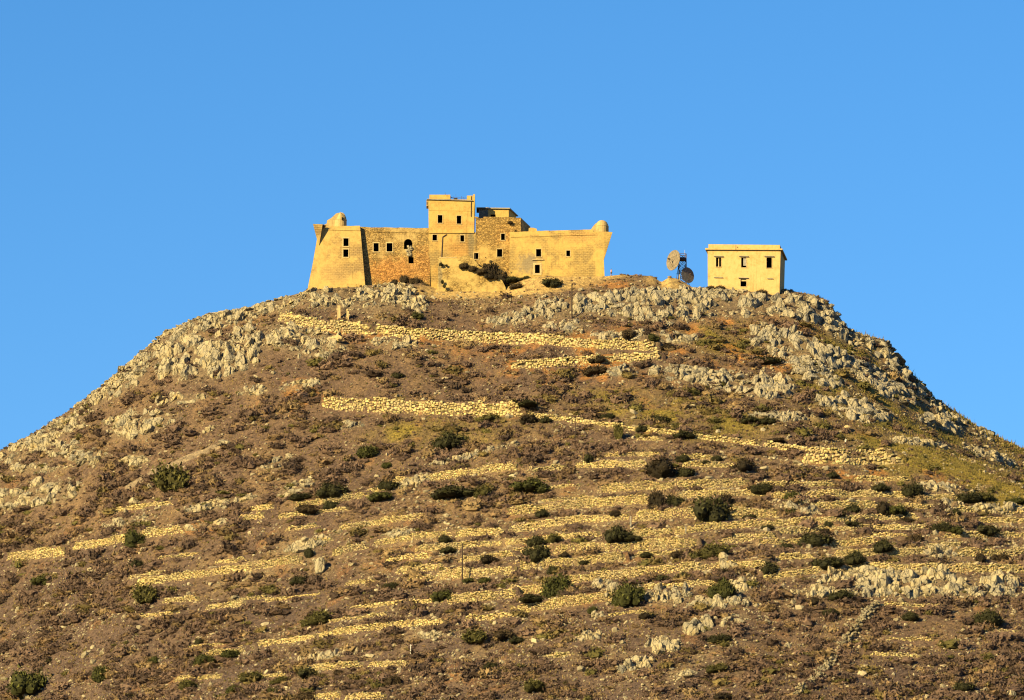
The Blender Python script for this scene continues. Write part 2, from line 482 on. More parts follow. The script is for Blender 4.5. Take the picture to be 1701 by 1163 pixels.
TERR = [
 ([(20, 931), (60, 928), (98, 924)], 14), ([(131, 914), (170, 907), (210, 901)], 11), ([(240, 894), (270, 890), (296, 886)], 12),
 ([(402, 868), (432, 860)], 10), ([(197, 851), (240, 843), (280, 838)], 6), ([(235, 974), (290, 966), (350, 957), (410, 949)], 11),
 ([(220, 963), (255, 956), (293, 951)], 6), ([(364, 938), (402, 931)], 6), ([(414, 949), (455, 941), (493, 936)], 12), ([(270, 930), (326, 922)], 5),
 ([(496, 843), (560, 836), (605, 826)], 10), ([(607, 822), (640, 816), (672, 812)], 6), ([(660, 805), (720, 799), (797, 788), (850, 781)], 11),
 ([(572, 881), (640, 870), (703, 861)], 9), ([(630, 906), (690, 897), (746, 890)], 9), ([(561, 924), (605, 911)], 10), ([(665, 954), (700, 950), (733, 947)], 9),
 ([(731, 964), (790, 959), (850, 954)], 13), ([(766, 892), (832, 889)], 10), ([(698, 917), (770, 911), (848, 905)], 9), ([(648, 936), (706, 927)], 8),
 ([(771, 934), (848, 924)], 8), ([(683, 969), (721, 965)], 9), ([(470, 862), (520, 854), (572, 848)], 6),
 ([(1012, 759), (1050, 758), (1093, 760)], 7), ([(964, 778), (1010, 777), (1070, 777)], 10), ([(880, 787), (933, 780)], 9), ([(1138, 762), (1181, 763)], 7),
 ([(1140, 776), (1217, 777)], 8), ([(1002, 819), (1077, 814), (1150, 812), (1236, 809)], 12), ([(850, 857), (926, 847), (1014, 841), (1074, 836)], 12),
 ([(1135, 828), (1200, 825), (1268, 823)], 10), ([(850, 887), (950, 870), (1042, 864)], 11), ([(1060, 867), (1110, 863), (1152, 860)], 15), ([(1210, 862), (1285, 861)], 15),
 ([(1050, 893), (1128, 889), (1180, 881), (1280, 874)], 11), ([(850, 906), (926, 897), (992, 892)], 10), ([(926, 922), (1027, 916), (1150, 910)], 15), ([(1206, 904), (1280, 896)], 12),
 ([(850, 951), (880, 946), (950, 940), (1032, 934)], 13), ([(1060, 926), (1150, 919)], 7), ([(950, 970), (1020, 962), (1072, 957), (1140, 950), (1270, 943)], 13),
 ([(850, 989), (905, 986)], 14), ([(850, 1021), (925, 1011), (1014, 998)], 14), ([(1072, 979), (1186, 972)], 7),
 ([(1270, 809), (1380, 809)], 8), ([(1427, 800), (1500, 800)], 8), ([(1286, 829), (1380, 826), (1447, 826), (1497, 827)], 10), ([(1522, 831), (1584, 829)], 9),
 ([(1357, 846), (1450, 843)], 10), ([(1490, 846), (1550, 845)], 9), ([(1596, 851), (1701, 853)], 9), ([(1286, 875), (1397, 867), (1520, 863)], 10), ([(1630, 869), (1710, 869)], 9),
 ([(1270, 890), (1371, 882), (1536, 880)], 9), ([(1270, 905), (1334, 902)], 8), ([(1384, 908), (1450, 905)], 11), ([(1574, 893), (1710, 893)], 8),
 ([(1391, 925), (1497, 924), (1536, 921)], 10), ([(1597, 925), (1710, 924)], 12), ([(1294, 931), (1345, 928)], 8), ([(1275, 963), (1371, 951), (1472, 947), (1624, 951), (1712, 952)], 11),
 ([(434, 1075), (516, 1062)], 8), ([(532, 1059), (638, 1045), (733, 1038)], 9), ([(520, 1037), (638, 1024)], 5), ([(583, 1014), (660, 1004), (745, 1001)], 5), ([(752, 1004), (850, 994)], 14),
 ([(781, 1034), (850, 1025)], 10), ([(516, 1115), (596, 1109)], 9), ([(620, 1108), (670, 1106)], 8), ([(527, 1163), (559, 1161)], 8), ([(582, 1163), (633, 1161)], 8), ([(434, 1127), (470, 1123)], 6),
 ([(277, 1002), (322, 999)], 8), ([(350, 1013), (400, 1007)], 8), ([(237, 1027), (291, 1019)], 6), ([(348, 1093), (400, 1083)], 9), ([(299, 1132), (362, 1126)], 7), ([(315, 1077), (365, 1071)], 5),
 ([(516, 907), (549, 898)], 7), ([(420, 850), (446, 846)], 7), ([(483, 883), (521, 875)], 6), ([(582, 973), (617, 967)], 6), ([(400, 1001), (440, 993)], 6), ([(446, 1000), (530, 987)], 4),
 ([(400, 1082), (414, 1079)], 7), ([(1480, 1063), (1543, 1065)], 5), ([(1452, 1089), (1523, 1093)], 5), ([(1635, 1051), (1685, 1051)], 5), ([(908, 1096), (951, 1088)], 6), ([(1062, 732), (1092, 732)], 5),
 ([(740, 950), (770, 946)], 6), ([(855, 920), (915, 915)], 7), ([(1540, 910), (1600, 908)], 6), ([(1440, 893), (1500, 892)], 6), ([(1160, 845), (1215, 843)], 6), ([(905, 835), (985, 829)], 6),
 ([(1015, 1024), (1070, 1018)], 5), ([(900, 815), (960, 808)], 6), ([(1470, 1006), (1560, 1010)], 5),
]
for k, (pts, h) in enumerate(TERR):
    WALLS.append(('terrace', pts, h, 'terrace_wall', None, .36))

wall_data = []
for (kind, pts, hp, nm, lab, stone) in WALLS:
    px = np.array([p[0] for p in pts], float); py = np.array([p[1] for p in pts], float)
    n = max(4, int((px[-1] - px[0]) / 5))
    ex_ = 0 if kind == 'path' else 9
    qx = np.linspace(px[0] - ex_, px[-1] + ex_, n); qy = np.interp(qx, px, py)
    P = cast(qx, qy)
    # smooth the base line so that the wall runs evenly
    for _ in range(6):
        P[1:-1, 1] = (P[:-2, 1] + 2 * P[1:-1, 1] + P[2:, 1]) / 4
    P[:, 2] = H(P[:, 0], P[:, 1])
    hm = hp * mpp(P[:, 1].mean()) / math.cos(R(12)) * (1.0 if kind == 'path' else 1.32)
    wall_data.append((kind, P, hm, nm, lab, stone, (qx.mean(), qy.mean() - hp / 2, px[-1] - px[0])))

# terraces: level ground behind every wall
for (kind, P, hm, nm, lab, stone, c) in wall_data:
    o = np.argsort(P[:, 0]); xs, ys, zs = P[o, 0], P[o, 1], P[o, 2]
    zt = np.convolve(np.pad(zs, 4, mode='edge'), np.ones(9) / 9, 'valid') + hm
    ix0, ix1 = np.searchsorted(GX, xs[0] - .6), np.searchsorted(GX, xs[-1] + .6)
    iy0, iy1 = np.searchsorted(GY, ys.min()), np.searchsorted(GY, ys.max() + 9)
    sub = HG[iy0:iy1, ix0:ix1]
    X = XX[iy0:iy1, ix0:ix1]; Y = YY[iy0:iy1, ix0:ix1]
    dy = Y - np.interp(X, xs, ys)
    tgt = np.interp(X, xs, zt) - .12 + .16 * dy
    HG[iy0:iy1, ix0:ix1] = np.where((dy > .35) & (dy < 9), np.maximum(sub, tgt), sub)
    # and a slight hollow at the foot so the wall face stands clear
HG_N = HG

# ------------------------------------------------------------------ paint zones, authored over the photograph and stored on the ground
def ell(px, py, cx, cy, rx, ry, ang=0, soft=.35):
    a = R(ang); dx = px - cx; dy = py - cy
    u = (dx * math.cos(a) + dy * math.sin(a)) / rx; v = (-dx * math.sin(a) + dy * math.cos(a)) / ry
    return 1 - sstep(1 - soft, 1 + soft, np.sqrt(u * u + v * v))

ROCKS = [  # cx, cy, rx, ry, tilt, block width px, block height px, label / None
 (585, 497, 88, 22, 2, 15, 24), (470, 502, 50, 16, -14, 15, 18), (400, 522, 62, 16, -16, 16, 18), (660, 487, 34, 20, 30, 12, 18), (690, 508, 20, 14, 0, 10, 14),
 (345, 598, 88, 36, -8, 19, 34), (270, 575, 50, 26, -40, 16, 22), (205, 628, 52, 22, -36, 15, 18), (165, 652, 46, 20, -30, 17, 22),
 (330, 538, 60, 18, -28, 15, 20), (445, 560, 62, 22, -6, 17, 22), (510, 570, 62, 24, 8, 17, 20), (300, 664, 46, 8, -8, 22, 16),
 (235, 706, 64, 22, -10, 17, 22), (100, 712, 60, 16, -26, 16, 18), (48, 742, 60, 18, -28, 16, 18), (95, 745, 50, 14, 10, 15, 14), (150, 762, 34, 11, 0, 18, 18),
 (85, 820, 52, 20, -10, 19, 26), (18, 830, 32, 18, 0, 13, 14), (225, 765, 20, 10, 0, 14, 12), (60, 778, 50, 9, 0, 10, 9),
 (360, 838, 68, 9, -10, 15, 14), (210, 868, 36, 8, -8, 12, 12), (490, 812, 34, 9, -22, 14, 12), (460, 771, 28, 9, -14, 14, 14), (582, 707, 24, 7, -8, 13, 12),
 (500, 640, 34, 9, -10, 8, 7), (420, 650, 26, 9, 0, 9, 9), (655, 572, 42, 8, 4, 16, 13),
 (865, 525, 56, 14, -12, 15, 20), (950, 512, 80, 16, -8, 15, 24), (1060, 497, 95, 13, 0, 14, 20), (1075, 523, 110, 14, 4, 16, 22), (1210, 508, 95, 22, 2, 18, 26), (1130, 492, 60, 12, 0, 14, 18),
 (1320, 510, 68, 24, 12, 19, 28), (1388, 528, 26, 24, 55, 17, 24), (1180, 486, 60, 7, 2, 12, 9),
 (945, 545, 38, 10, -4, 14, 14), (1075, 562, 90, 10, 2, 13, 13), (1272, 560, 28, 22, 0, 13, 14), (1035, 617, 32, 9, 0, 11, 12), (1130, 622, 52, 15, 10, 13, 14), (1225, 640, 75, 17, 12, 16, 20), (1180, 632, 60, 14, 12, 14, 16),
 (1350, 580, 74, 15, 26, 12, 22), (1410, 560, 50, 16, 24, 17, 24), (1468, 582, 42, 22, 42, 19, 28), (1515, 628, 48, 18, 42, 17, 24), (1360, 628, 40, 13, 14, 14, 16), (1285, 645, 38, 20, 6, 14, 22),
 (1415, 680, 60, 18, 12, 14, 18), (1480, 650, 46, 14, 30, 12, 14), (1565, 680, 50, 14, 38, 15, 20), (1560, 704, 46, 9, 20, 14, 14), (1625, 712, 30, 9, 30, 12, 12), (1640, 755, 50, 8, 20, 10, 9), (1300, 692, 60, 8, 4, 12, 12),
 (1330, 600, 60, 14, 20, 10, 10), (1440, 620, 50, 16, 30, 10, 10), (1520, 735, 50, 6, 5, 10, 8),
 (1500, 985, 190, 7, 0, 13, 17), (1480, 960, 130, 9, 0, 13, 20), (1640, 985, 70, 10, 0, 13, 18), (1396, 958, 34, 12, 0, 14, 20), (1360, 983, 24, 13, 0, 13, 22), (1465, 968, 32, 20, 0, 14, 24), (1562, 970, 44, 18, 0, 14, 26), (1656, 970, 34, 19, 0, 14, 26), (1420, 985, 60, 8, 0, 10, 14),
 (1110, 993, 38, 14, -4, 15, 24), (1030, 985, 34, 10, -8, 12, 16), (1161, 1040, 22, 11, -18, 13, 22), (1221, 1031, 24, 9, -18, 14, 18), (1102, 1076, 27, 10, 0, 13, 22), (1056, 1104, 38, 9, -14, 12, 14), (994, 1025, 14, 6, 0, 14, 12),
 (1142, 1121, 12, 6, 0, 18, 13), (999, 974, 16, 8, 0, 12, 15), (1234, 973, 24, 9, -8, 13, 18), (1212, 938, 15, 9, 0, 13, 18), (978, 1058, 19, 6, -8, 10, 12), (1200, 1000, 60, 8, -4, 9, 12),
 (1332, 845, 27, 11, 0, 16, 18), (1575, 843, 24, 11, 0, 18, 20), (1560, 810, 30, 9, 0, 14, 14), (1563, 920, 34, 9, 0, 16, 18), (1650, 846, 50, 7, 0, 13, 11),
 (551, 1090, 56, 6, -8, 9, 13), (760, 762, 50, 5, -14, 8, 8), (668, 885, 32, 8, -12, 13, 12), (510, 905, 44, 9, -14, 13, 10), (835, 742, 30, 5, -10, 8, 8), (720, 1055, 30, 5, 0, 8, 8),
 (350, 872, 36, 7, -10, 14, 10), (690, 800, 34, 7, -10, 12, 10),
]
def rockmask(px, py):
    m = np.zeros_like(px)
    for r in ROCKS: m = np.maximum(m, ell(px, py, *r[:5], soft=.3))
    return m

def zones(P):
    px, py = project(P); x, y = P[..., 0], P[..., 1]
    n = lambda s, k: fbm(x / s, y / s, k, 4)
    g = np.zeros_like(px)
    for e in [(1575, 748, 210, 62, 14), (1660, 796, 100, 46, 5), (1640, 730, 90, 40, 35), (1430, 640, 120, 70, 30), (1230, 560, 90, 26, 0), (1560, 690, 120, 50, 35), (760, 715, 130, 24, -4), (1100, 690, 160, 34, 6)]: g = np.maximum(g, ell(px, py, *e, soft=.5))
    g *= .35 + .9 * sstep(.40, .62, n(7, 40))
    orange = np.zeros_like(px)
    for e in [(1180, 548, 170, 26, 0), (1260, 580, 80, 40, 0), (640, 560, 160, 12, 4), (1000, 600, 200, 40, 0), (1500, 590, 90, 50, 40), (1480, 790, 130, 14, 4), (500, 655, 50, 26, 0), (350, 872, 44, 12, -10), (665, 803, 20, 8, 0), (700, 915, 20, 10, 0), (1060, 474, 90, 8, 0), (172, 985, 12, 6, 0), (745, 1115, 60, 14, 0), (930, 556, 60, 10, 0)]:
        orange = np.maximum(orange, ell(px, py, *e, soft=.5))
    orange = np.clip(orange * sstep(.44, .64, n(3.5, 50)) + .3 * sstep(.68, .76, n(5, 51)), 0, 1)
    gold = np.zeros_like(px)
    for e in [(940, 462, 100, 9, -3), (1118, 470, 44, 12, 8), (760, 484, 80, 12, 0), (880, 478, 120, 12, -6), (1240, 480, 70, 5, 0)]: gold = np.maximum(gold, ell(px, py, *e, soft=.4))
    grav = np.zeros_like(px)
    for e in [(622, 522, 38, 12, 0), (790, 498, 150, 20, -4), (1000, 480, 100, 10, -8), (310, 765, 90, 6, -34), (1270, 840, 480, 85, -2), (1350, 900, 420, 90, 0), (760, 910, 160, 60, -10), (480, 930, 220, 40, -12), (1100, 1100, 160, 40, 0), (640, 1080, 200, 60, 0)]:
        grav = np.maximum(grav, ell(px, py, *e, soft=.5))
    return px, py, g, orange, gold, grav, rockmask(px, py)

def ground_colour(P):
    px, py, g, orange, gold, grav, rk = zones(P)
    x, y = P[..., 0], P[..., 1]
    def L(c, a, t): return c * (1 - t[..., None]) + np.array(a) * t[..., None]
    c = np.broadcast_to(np.array([.142, .096, .072]), P.shape).copy()
    c = L(c, (.185, .125, .078), sstep(.4, .7, fbm(x / 6, y / 6, 60, 4)))
    c = L(c, (.105, .072, .062), sstep(.5, .75, fbm(x / 9, y / 9, 61, 4)) * .8)
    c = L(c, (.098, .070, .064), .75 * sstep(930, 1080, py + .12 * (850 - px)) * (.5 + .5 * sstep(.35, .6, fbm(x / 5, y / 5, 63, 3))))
    c = L(c, (.30, .225, .125), grav * sstep(.42, .70, fbm(x / 3, y / 3, 62, 4)) * .45)
    c = L(c, (.23, .18, .040), np.clip(g * .95, 0, 1))
    c = L(c, (.36, .17, .050), orange * .8)
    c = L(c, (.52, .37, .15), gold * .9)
    c = L(c, (.20, .155, .10), rk * .7)
    return c

P = np.stack([XX, YY, HG], -1)
_px, _py = project(P); _rk = rockmask(_px, _py)
_sky = np.interp(_px, sx_, sy_)
_rid = np.abs(fbm(XX / 2.6, YY / 2.0, 70, 3) - .5) * 4
HG += _rk * sstep(2, 14, _py - _sky) * (.05 + .7 * _rid)
P = np.stack([XX, YY, HG], -1)
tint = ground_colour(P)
ny, nx = XX.shape
idx = np.arange(nx * ny).reshape(ny, nx)
Fq = np.stack([idx[:-1, :-1], idx[:-1, 1:], idx[1:, 1:], idx[1:, :-1]], -1).reshape(-1, 4)
# one sheet: the fine grid is ringed by a coarse skirt that runs down the hill and out to the horizon
Vt = P.reshape(-1, 3); Ct = tint.reshape(-1, 3)
edge = np.concatenate([idx[0, :-1], idx[:-1, -1], idx[-1, :0:-1], idx[:0:-1, 0]])
ring = Vt[edge]; cx, cy = 0.0, 930.0
Vs, Cs, Fs = [Vt], [Ct], [Fq]
prev = edge; base = len(Vt)
for f in (1.15, 1.4, 1.8, 2.4, 3.2, 4.5, 8, 30, 150):
    q = ring.copy(); q[:, 0] = cx + (ring[:, 0] - cx) * f; q[:, 1] = cy + (ring[:, 1] - cy) * f
    d = np.maximum(np.maximum(np.abs(q[:, 0]) - 128, 0), np.maximum(np.maximum(815 - q[:, 1], q[:, 1] - 1046), 0))
    low = np.maximum(ring[:, 2] - d * .62, 0)
    q[:, 2] = np.where(low > 0, low + (fbm(q[:, 0] / 25, q[:, 1] / 25, 5) - .5) * 5 * (low > 5), -.5)
    Vs.append(q); Cs.append(np.broadcast_to(np.array([.17, .125, .08]), q.shape))
    cur = base + np.arange(len(edge)); base += len(edge)
    Fs.append(np.stack([prev, cur, np.roll(cur, -1), np.roll(prev, -1)], -1)[:, ::-1][:, [3, 2, 1, 0]])
    prev = cur
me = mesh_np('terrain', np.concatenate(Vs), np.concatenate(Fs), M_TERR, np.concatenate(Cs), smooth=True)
bm_fix = bmesh.new(); bm_fix.from_mesh(me)
bmesh.ops.recalc_face_normals(bm_fix, faces=bm_fix.faces)
up_ = sum(f.normal.z for f in list(bm_fix.faces)[:50])
if up_ < 0: bmesh.ops.reverse_faces(bm_fix, faces=bm_fix.faces)
bm_fix.to_mesh(me); bm_fix.free()
terrain = link('terrain', me); tag(terrain, 'brown scrubby hillside rising to the fortress', kind='structure')

# ------------------------------------------------------------------ labels built out of the nearest landmark
MARKS = [('the two gate posts', 572, 518), ('the left bastion', 560, 480), ('the fort doorway', 892, 452), ('the pole under the right fort wing', 950, 505),
         ('the radio mast', 1128, 450), ('the square house', 1238, 470), ('the big fluted crag', 345, 600), ('the square left end of the tall pale wall', 538, 665),
         ('the walking person', 1405, 740), ('the dark end of the grey block wall', 1500, 765), ('the tall lone pole', 768, 940), ('the grey concrete post', 1048, 873),
         ('the pale spire boulder', 530, 940), ('the largest olive bush', 283, 795), ('the biggest terrace bush', 1182, 845), ('the orange rock ledge', 350, 870),
         ('the wall running straight downhill', 1400, 1080), ('the fluted cliff under the terraces', 1110, 993), ('the white stake', 682, 1083), ('the small fluted rock low down', 1102, 1076),
         ('the thin pole on the middle slope', 956, 712), ('the long path wall', 760, 558), ('the lower right cliff', 1560, 970), ('the right skyline crag', 1475, 580), ('the right end of the tall pale wall', 868, 690),
         ('the bottom left corner', 0, 1163), ('the bottom right corner', 1701, 1163), ('the left picture edge', 0, 900), ('the right picture edge', 1701, 860), ('the middle of the bottom edge', 850, 1163)]
used_labels = set()
def where(x, y, k=0):
    ms = sorted(MARKS, key=lambda m: (m[1] - x) ** 2 + ((m[2] - y) * 1.3) ** 2)
    nm, mx, my = ms[k]; dx, dy = x - mx, y - my; dist = math.hypot(dx, dy)
    if abs(dx) > 2.2 * abs(dy): w = 'right of' if dx > 0 else 'left of'
    elif abs(dy) > 2.2 * abs(dx): w = 'below' if dy > 0 else 'above'
    else: w = ('below and ' if dy > 0 else 'above and ') + ('right of' if dx > 0 else 'left of')
    q = 'close ' if dist < 32 else ('just ' if dist < 70 else '')
    return q + w + ' ' + nm
def unique(head, x, y):
    for k in range(9):
        l = head + ' ' + where(x, y, k)
        if l not in used_labels and len(l.split()) <= 16:
            used_labels.add(l); return l
    raise ValueError('no label ' + head)

# ------------------------------------------------------------------ build the dry stone walls
STONES = []
for s in range(10):
    r = np.random.default_rng(400 + s)
    V, F = ICO[1]
    Q = np.sign(V) * np.abs(V) ** .62
    Q = Q / np.abs(Q).max(0) * .5
    Q += r.normal(size=Q.shape) * .05
    STONES.append((Q, F))
def wall_mesh(P, hm, stone, seed, kind, ragged=.35):
    r = np.random.default_rng(seed)
    o = np.argsort(P[:, 0]); P = P[o]
    seg = np.r_[0, np.cumsum(np.hypot(np.diff(P[:, 0]), np.diff(P[:, 1])))]
    L = seg[-1]
    zs = np.convolve(np.pad(P[:, 2], 4, mode='edge'), np.ones(9) / 9, 'valid')
    inst = []; wtone = .98 if kind == 'path' else r.uniform(.82, 1.12)
    nc = max(2, int(round((hm + .25) / (stone * .62))))
    ch = (hm + .25) / nc
    for c in range(nc):
        t = r.uniform(-.3, .1) * stone
        while t < L:
            w = stone * r.uniform(.5, 1.45)
            u = np.clip(t + w / 2, 0, L); t += w * .93
            topness = (c + 1) / nc
            x, y, zb = np.interp(u, seg, P[:, 0]), np.interp(u, seg, P[:, 1]), np.interp(u, seg, zs)
            taper = min(1, min(u, L - u) / 1.6 + .35)
            dip = (vnoise(np.array([u / 3.1]), np.array([seed * 3.7]))[0] - .35) * ragged * 1.2 + .05
            if (c + .5) * ch > (hm + .25) * taper - max(0, dip) * hm and c > 0: continue
            if r.random() < .04: continue
            dx = np.interp(u + .2, seg, P[:, 0]) - np.interp(u - .2, seg, P[:, 0]); dy = np.interp(u + .2, seg, P[:, 1]) - np.interp(u - .2, seg, P[:, 1])
            a = math.atan2(dy, dx)
            inst.append((x, y + .30 + c * .035 + r.normal() * .05, zb - .25 + (c + .5) * ch + r.normal() * .24 * ch, w * 1.02, .75, ch * r.uniform(.75, 1.75), a + r.normal() * .16, r.normal() * .20, r.integers(10)))
    A = np.array(inst, float)
    parts, cols = [], []
    for v in range(10):
        S = A[A[:, 8] == v]
        if not len(S): continue
        M = roteul(S[:, 7], S[:, 7] * .7, S[:, 6]) * S[:, None, 3:6]
        VV, FF = scatter(STONES[v][0], STONES[v][1], M, S[:, :3])
        parts.append((VV, FF))
        k = r.uniform(.55, 1.25, size=(len(S), 1)) * np.array([1, 1, 1]) * wtone + r.normal(size=(len(S), 3)) * .03
        cols.append(np.repeat(k, len(STONES[v][0]), 0))
    # earth core behind the face stones
    q = P.copy(); n = len(q); tp = .80 * hm
    C = np.concatenate([np.c_[q[:, 0], q[:, 1] + .34, zs - .5], np.c_[q[:, 0], q[:, 1] + .40, zs + tp], np.c_[q[:, 0], q[:, 1] + .85, zs + tp]])
    i = np.arange(n - 1)
    FC = np.concatenate([np.stack([i, i + 1, n + i + 1], 1), np.stack([i, n + i + 1, n + i], 1), np.stack([n + i, n + i + 1, 2 * n + i + 1], 1), np.stack([n + i, 2 * n + i + 1, 2 * n + i], 1)])
    parts.append((C, FC)); cols.append(np.full((len(C), 3), .20))
    V, F = join(parts)
    return V, F, np.concatenate(cols)
for k, (kind, P_, hm, nm, lab, stone, c) in enumerate(wall_data):
    V, F, Cc = wall_mesh(P_, hm, stone, 900 + k, kind, .15 if kind == 'path' else .38)
    o_ = P_.mean(0)
    o = link(nm, mesh_np(nm, V - o_, F, M_WALL, Cc)); o.location = o_
    if lab is None:
        wpx = c[2]; ln = 'long' if wpx > 170 else ('medium' if wpx > 85 else 'short')
        ht = 'high' if hm > 1.35 else ('low' if hm < .8 else '')
        lab = unique(' '.join(t for t in (ln, ht, 'dry stone terrace wall') if t), c[0], c[1])
        tag(o, lab, 'terrace wall', 'dry stone terrace walls on the lower slope', kind='thing')
    else: tag(o, lab, 'stone wall', 'stone walls carrying the path', kind='thing')

# the wall that runs straight downhill
q = cast(np.linspace(1321, 1455, 120), np.interp(np.linspace(1321, 1455, 120), [1321, 1364, 1397, 1432, 1455], [1157, 1123, 1077, 1032, 1006]))
r = np.random.default_rng(5); A = []
for p_ in np.repeat(q, 7, 0):
    A.append((p_[0] + r.normal() * .4, p_[1] + r.normal() * .5, p_[2] + r.uniform(-.2, .85), *(r.uniform(.25, .6, 3)), r.uniform(0, 6), r.normal() * .3))
A = np.array(A); M_ = roteul(A[:, 7], A[:, 7], A[:, 6]) * A[:, None, 3:6]
V, F = scatter(*STONES[3], M_, A[:, :3])
o = link('stone_wall', mesh_np('stone_wall', V - q.mean(0), F, M_RUBBLE, np.repeat(r.uniform(.40, .78, (len(A), 1)) * np.ones((1, 3)), len(STONES[3][0]), 0))); o.location = q.mean(0)
tag(o, 'tumbled grey stone wall running straight downhill at the lower right', 'stone wall', kind='thing')

# ------------------------------------------------------------------ bedrock outcrops
RV3 = [rock(3, 50 + k, 30, .13, .40) for k in range(12)]
RV2 = [rock(2, 90 + k, 22, .15, .42) for k in range(12)]
def outcrop(k, spec):
    cx, cy, rx, ry, ang, bw, bh = spec
    bw *= .74; bh *= .86
    r = np.random.default_rng(1000 + k)
    pts = []
    sx0, sy0 = bw * .72, bh * .46
    for v in np.arange(-ry, ry + .1, sy0):
        for u in np.arange(-rx, rx + .1, sx0):
            uu = u + r.uniform(-.5, .5) * sx0; vv = v + r.uniform(-.5, .5) * sy0
            rr = math.hypot(uu / rx, vv / ry)
            if rr > 1 + r.uniform(-.15, .12): continue
            a = R(ang)
            pts.append((cx + uu * math.cos(a) - vv * math.sin(a), cy + uu * math.sin(a) + vv * math.cos(a), rr))
    if not pts: pts = [(cx, cy, 0)]
    pts = np.array(pts)
    keep = (vnoise(pts[:, 0] / 17 + k * 5.1, pts[:, 1] / 12, 77) > (.36 if (cy > 930 and cx > 1250) else .30)) | (r.random(len(pts)) < .12)
    if keep.sum() > 3: pts = pts[keep]
    sky_y = np.interp(pts[:, 0], sx_, sy_)
    pts[:, 1] = np.maximum(pts[:, 1], sky_y + 1)
    nb = max(1, len(pts) // 9) if ry > 9 else 0
    if nb: pts = np.concatenate([pts, pts[r.integers(0, len(pts), nb)]])
    sky_y = np.interp(pts[:, 0], sx_, sy_)
    Pp = cast(pts[:, 0], pts[:, 1])
    s = mpp(950)
    n = len(pts)
    size = np.clip(r.lognormal(.02, .36, n), .4, 1.75) * (1.12 - .35 * pts[:, 2])
    h = bh * s * size; w = bw * s * size * r.uniform(.85, 1.6, n)
    if nb: w[-nb:] = bw * s * r.uniform(1.8, 3.2, nb); h[-nb:] = bh * s * r.uniform(.8, 1.25, nb)
    # near the skyline a block may not rise above the crest by more than a little
    room = (pts[:, 1] - sky_y) * s + .30
    zc = Pp[:, 2] + h * .12
    h = np.where(zc + h * .5 > Pp[:, 2] + room, np.maximum(room / .62, .7), h); w = np.minimum(w, h * 2.6)
    T = np.stack([Pp[:, 0], Pp[:, 1] + w * .25, Pp[:, 2] + h * .06], 1)
    M = roteul(r.normal(size=n) * .16, r.normal(size=n) * .14 + .07, r.normal(size=n) * .5 + r.integers(0, 4, n) * 1.5708) * np.stack([w * .69, w * .70, h * .68], 1)[:, None, :]
    lib = RV3 if bw >= 10.5 else RV2
    vi = r.integers(0, 12, n); parts = []
    for v in range(12):
        S = vi == v
        if S.any(): parts.append(scatter(lib[v][0], lib[v][1], M[S], T[S]))
    V, F = join(parts)
    o_ = Pp.mean(0)
    o = link('rock_outcrop', mesh_np('rock_outcrop', V - o_, F, M_ROCK_GREY if (cx > 850 and cy < 720) else M_ROCK)); o.location = o_
    tag(o, kind='structure')
    return o
for k, spec in enumerate(ROCKS): outcrop(k, spec)

# ------------------------------------------------------------------ visible-area sampler
def sample(n, seed):
    r = np.random.default_rng(seed)
    n = int(n * 1.08); x = r.uniform(-127, 127, n); y = r.uniform(833, 1012, n)
    ok = y < Yc(x) + 1.2; x = x[ok]; y = y[ok]
    P = np.stack([x, y, H(x, y)], 1)
    px, py = project(P)
    k = (px > -190) & (px < 1890) & (py < 1200)
    return P[k]

def near_wall_face(P):                          # keep plants and stones off the faces of the walls and off the track
    qx_, qy_ = project(P); bad = (qx_ > 205) & (qx_ < 380) & (np.abs(qy_ - np.interp(qx_, [205, 250, 310, 378], [815, 788, 762, 735])) < 6)
    for (kind, Q, hm, *_r) in wall_data:
        o = np.argsort(Q[:, 0]); xs, ys = Q[o, 0], Q[o, 1]
        dy = P[:, 1] - np.interp(P[:, 0], xs, ys)
        bad |= (P[:, 0] > xs[0]) & (P[:, 0] < xs[-1]) & (dy > -1.0) & (dy < .95)
    return bad

# ------------------------------------------------------------------ low dry scrub (ground cover)
def tuft(seed, n=84, lo=.11, hi=.25):
    r = np.random.default_rng(seed)
    th = r.uniform(0, 2 * np.pi, n); u = r.uniform(.0, 1, n); rad = r.uniform(.55, 1.0, n)
    z = u ** .8 * rad; rr = np.sqrt(np.maximum(0, 1 - (u * .95) ** 2)) * rad
    lump = .75 + .5 * vnoise(th * 1.1 + seed, u * 3, seed)
    C = np.stack([np.cos(th) * rr * lump, np.sin(th) * rr * lump, z * lump * .95], 1)
    s = r.uniform(lo, hi, n)
    A = r.normal(size=(n, 3)); A /= np.linalg.norm(A, axis=1)[:, None]
    A[:, 2] = np.abs(A[:, 2]) + .35
    Bv = np.cross(A, r.normal(size=(n, 3))); Bv /= np.linalg.norm(Bv, axis=1)[:, None]
    V = np.stack([C - A * s[:, None] * .9 - Bv * s[:, None] * .5, C - A * s[:, None] * .6 + Bv * s[:, None] * .6, C + A * s[:, None]], 1).reshape(-1, 3)
    # twiggy core
    cv, cf = ICO[1]; cv = cv * np.array([.72, .72, .62]) * (1 + r.normal(size=(len(cv), 1)) * .12); cv = cv + np.array([0, 0, .12])
    F = np.arange(3 * n).reshape(n, 3)
    return join([(V, F), (cv, cf)])
TUFTS = [tuft(200 + k) for k in range(14)]
HERBS = [tuft(260 + k, 16, .25, .5) for k in range(8)]

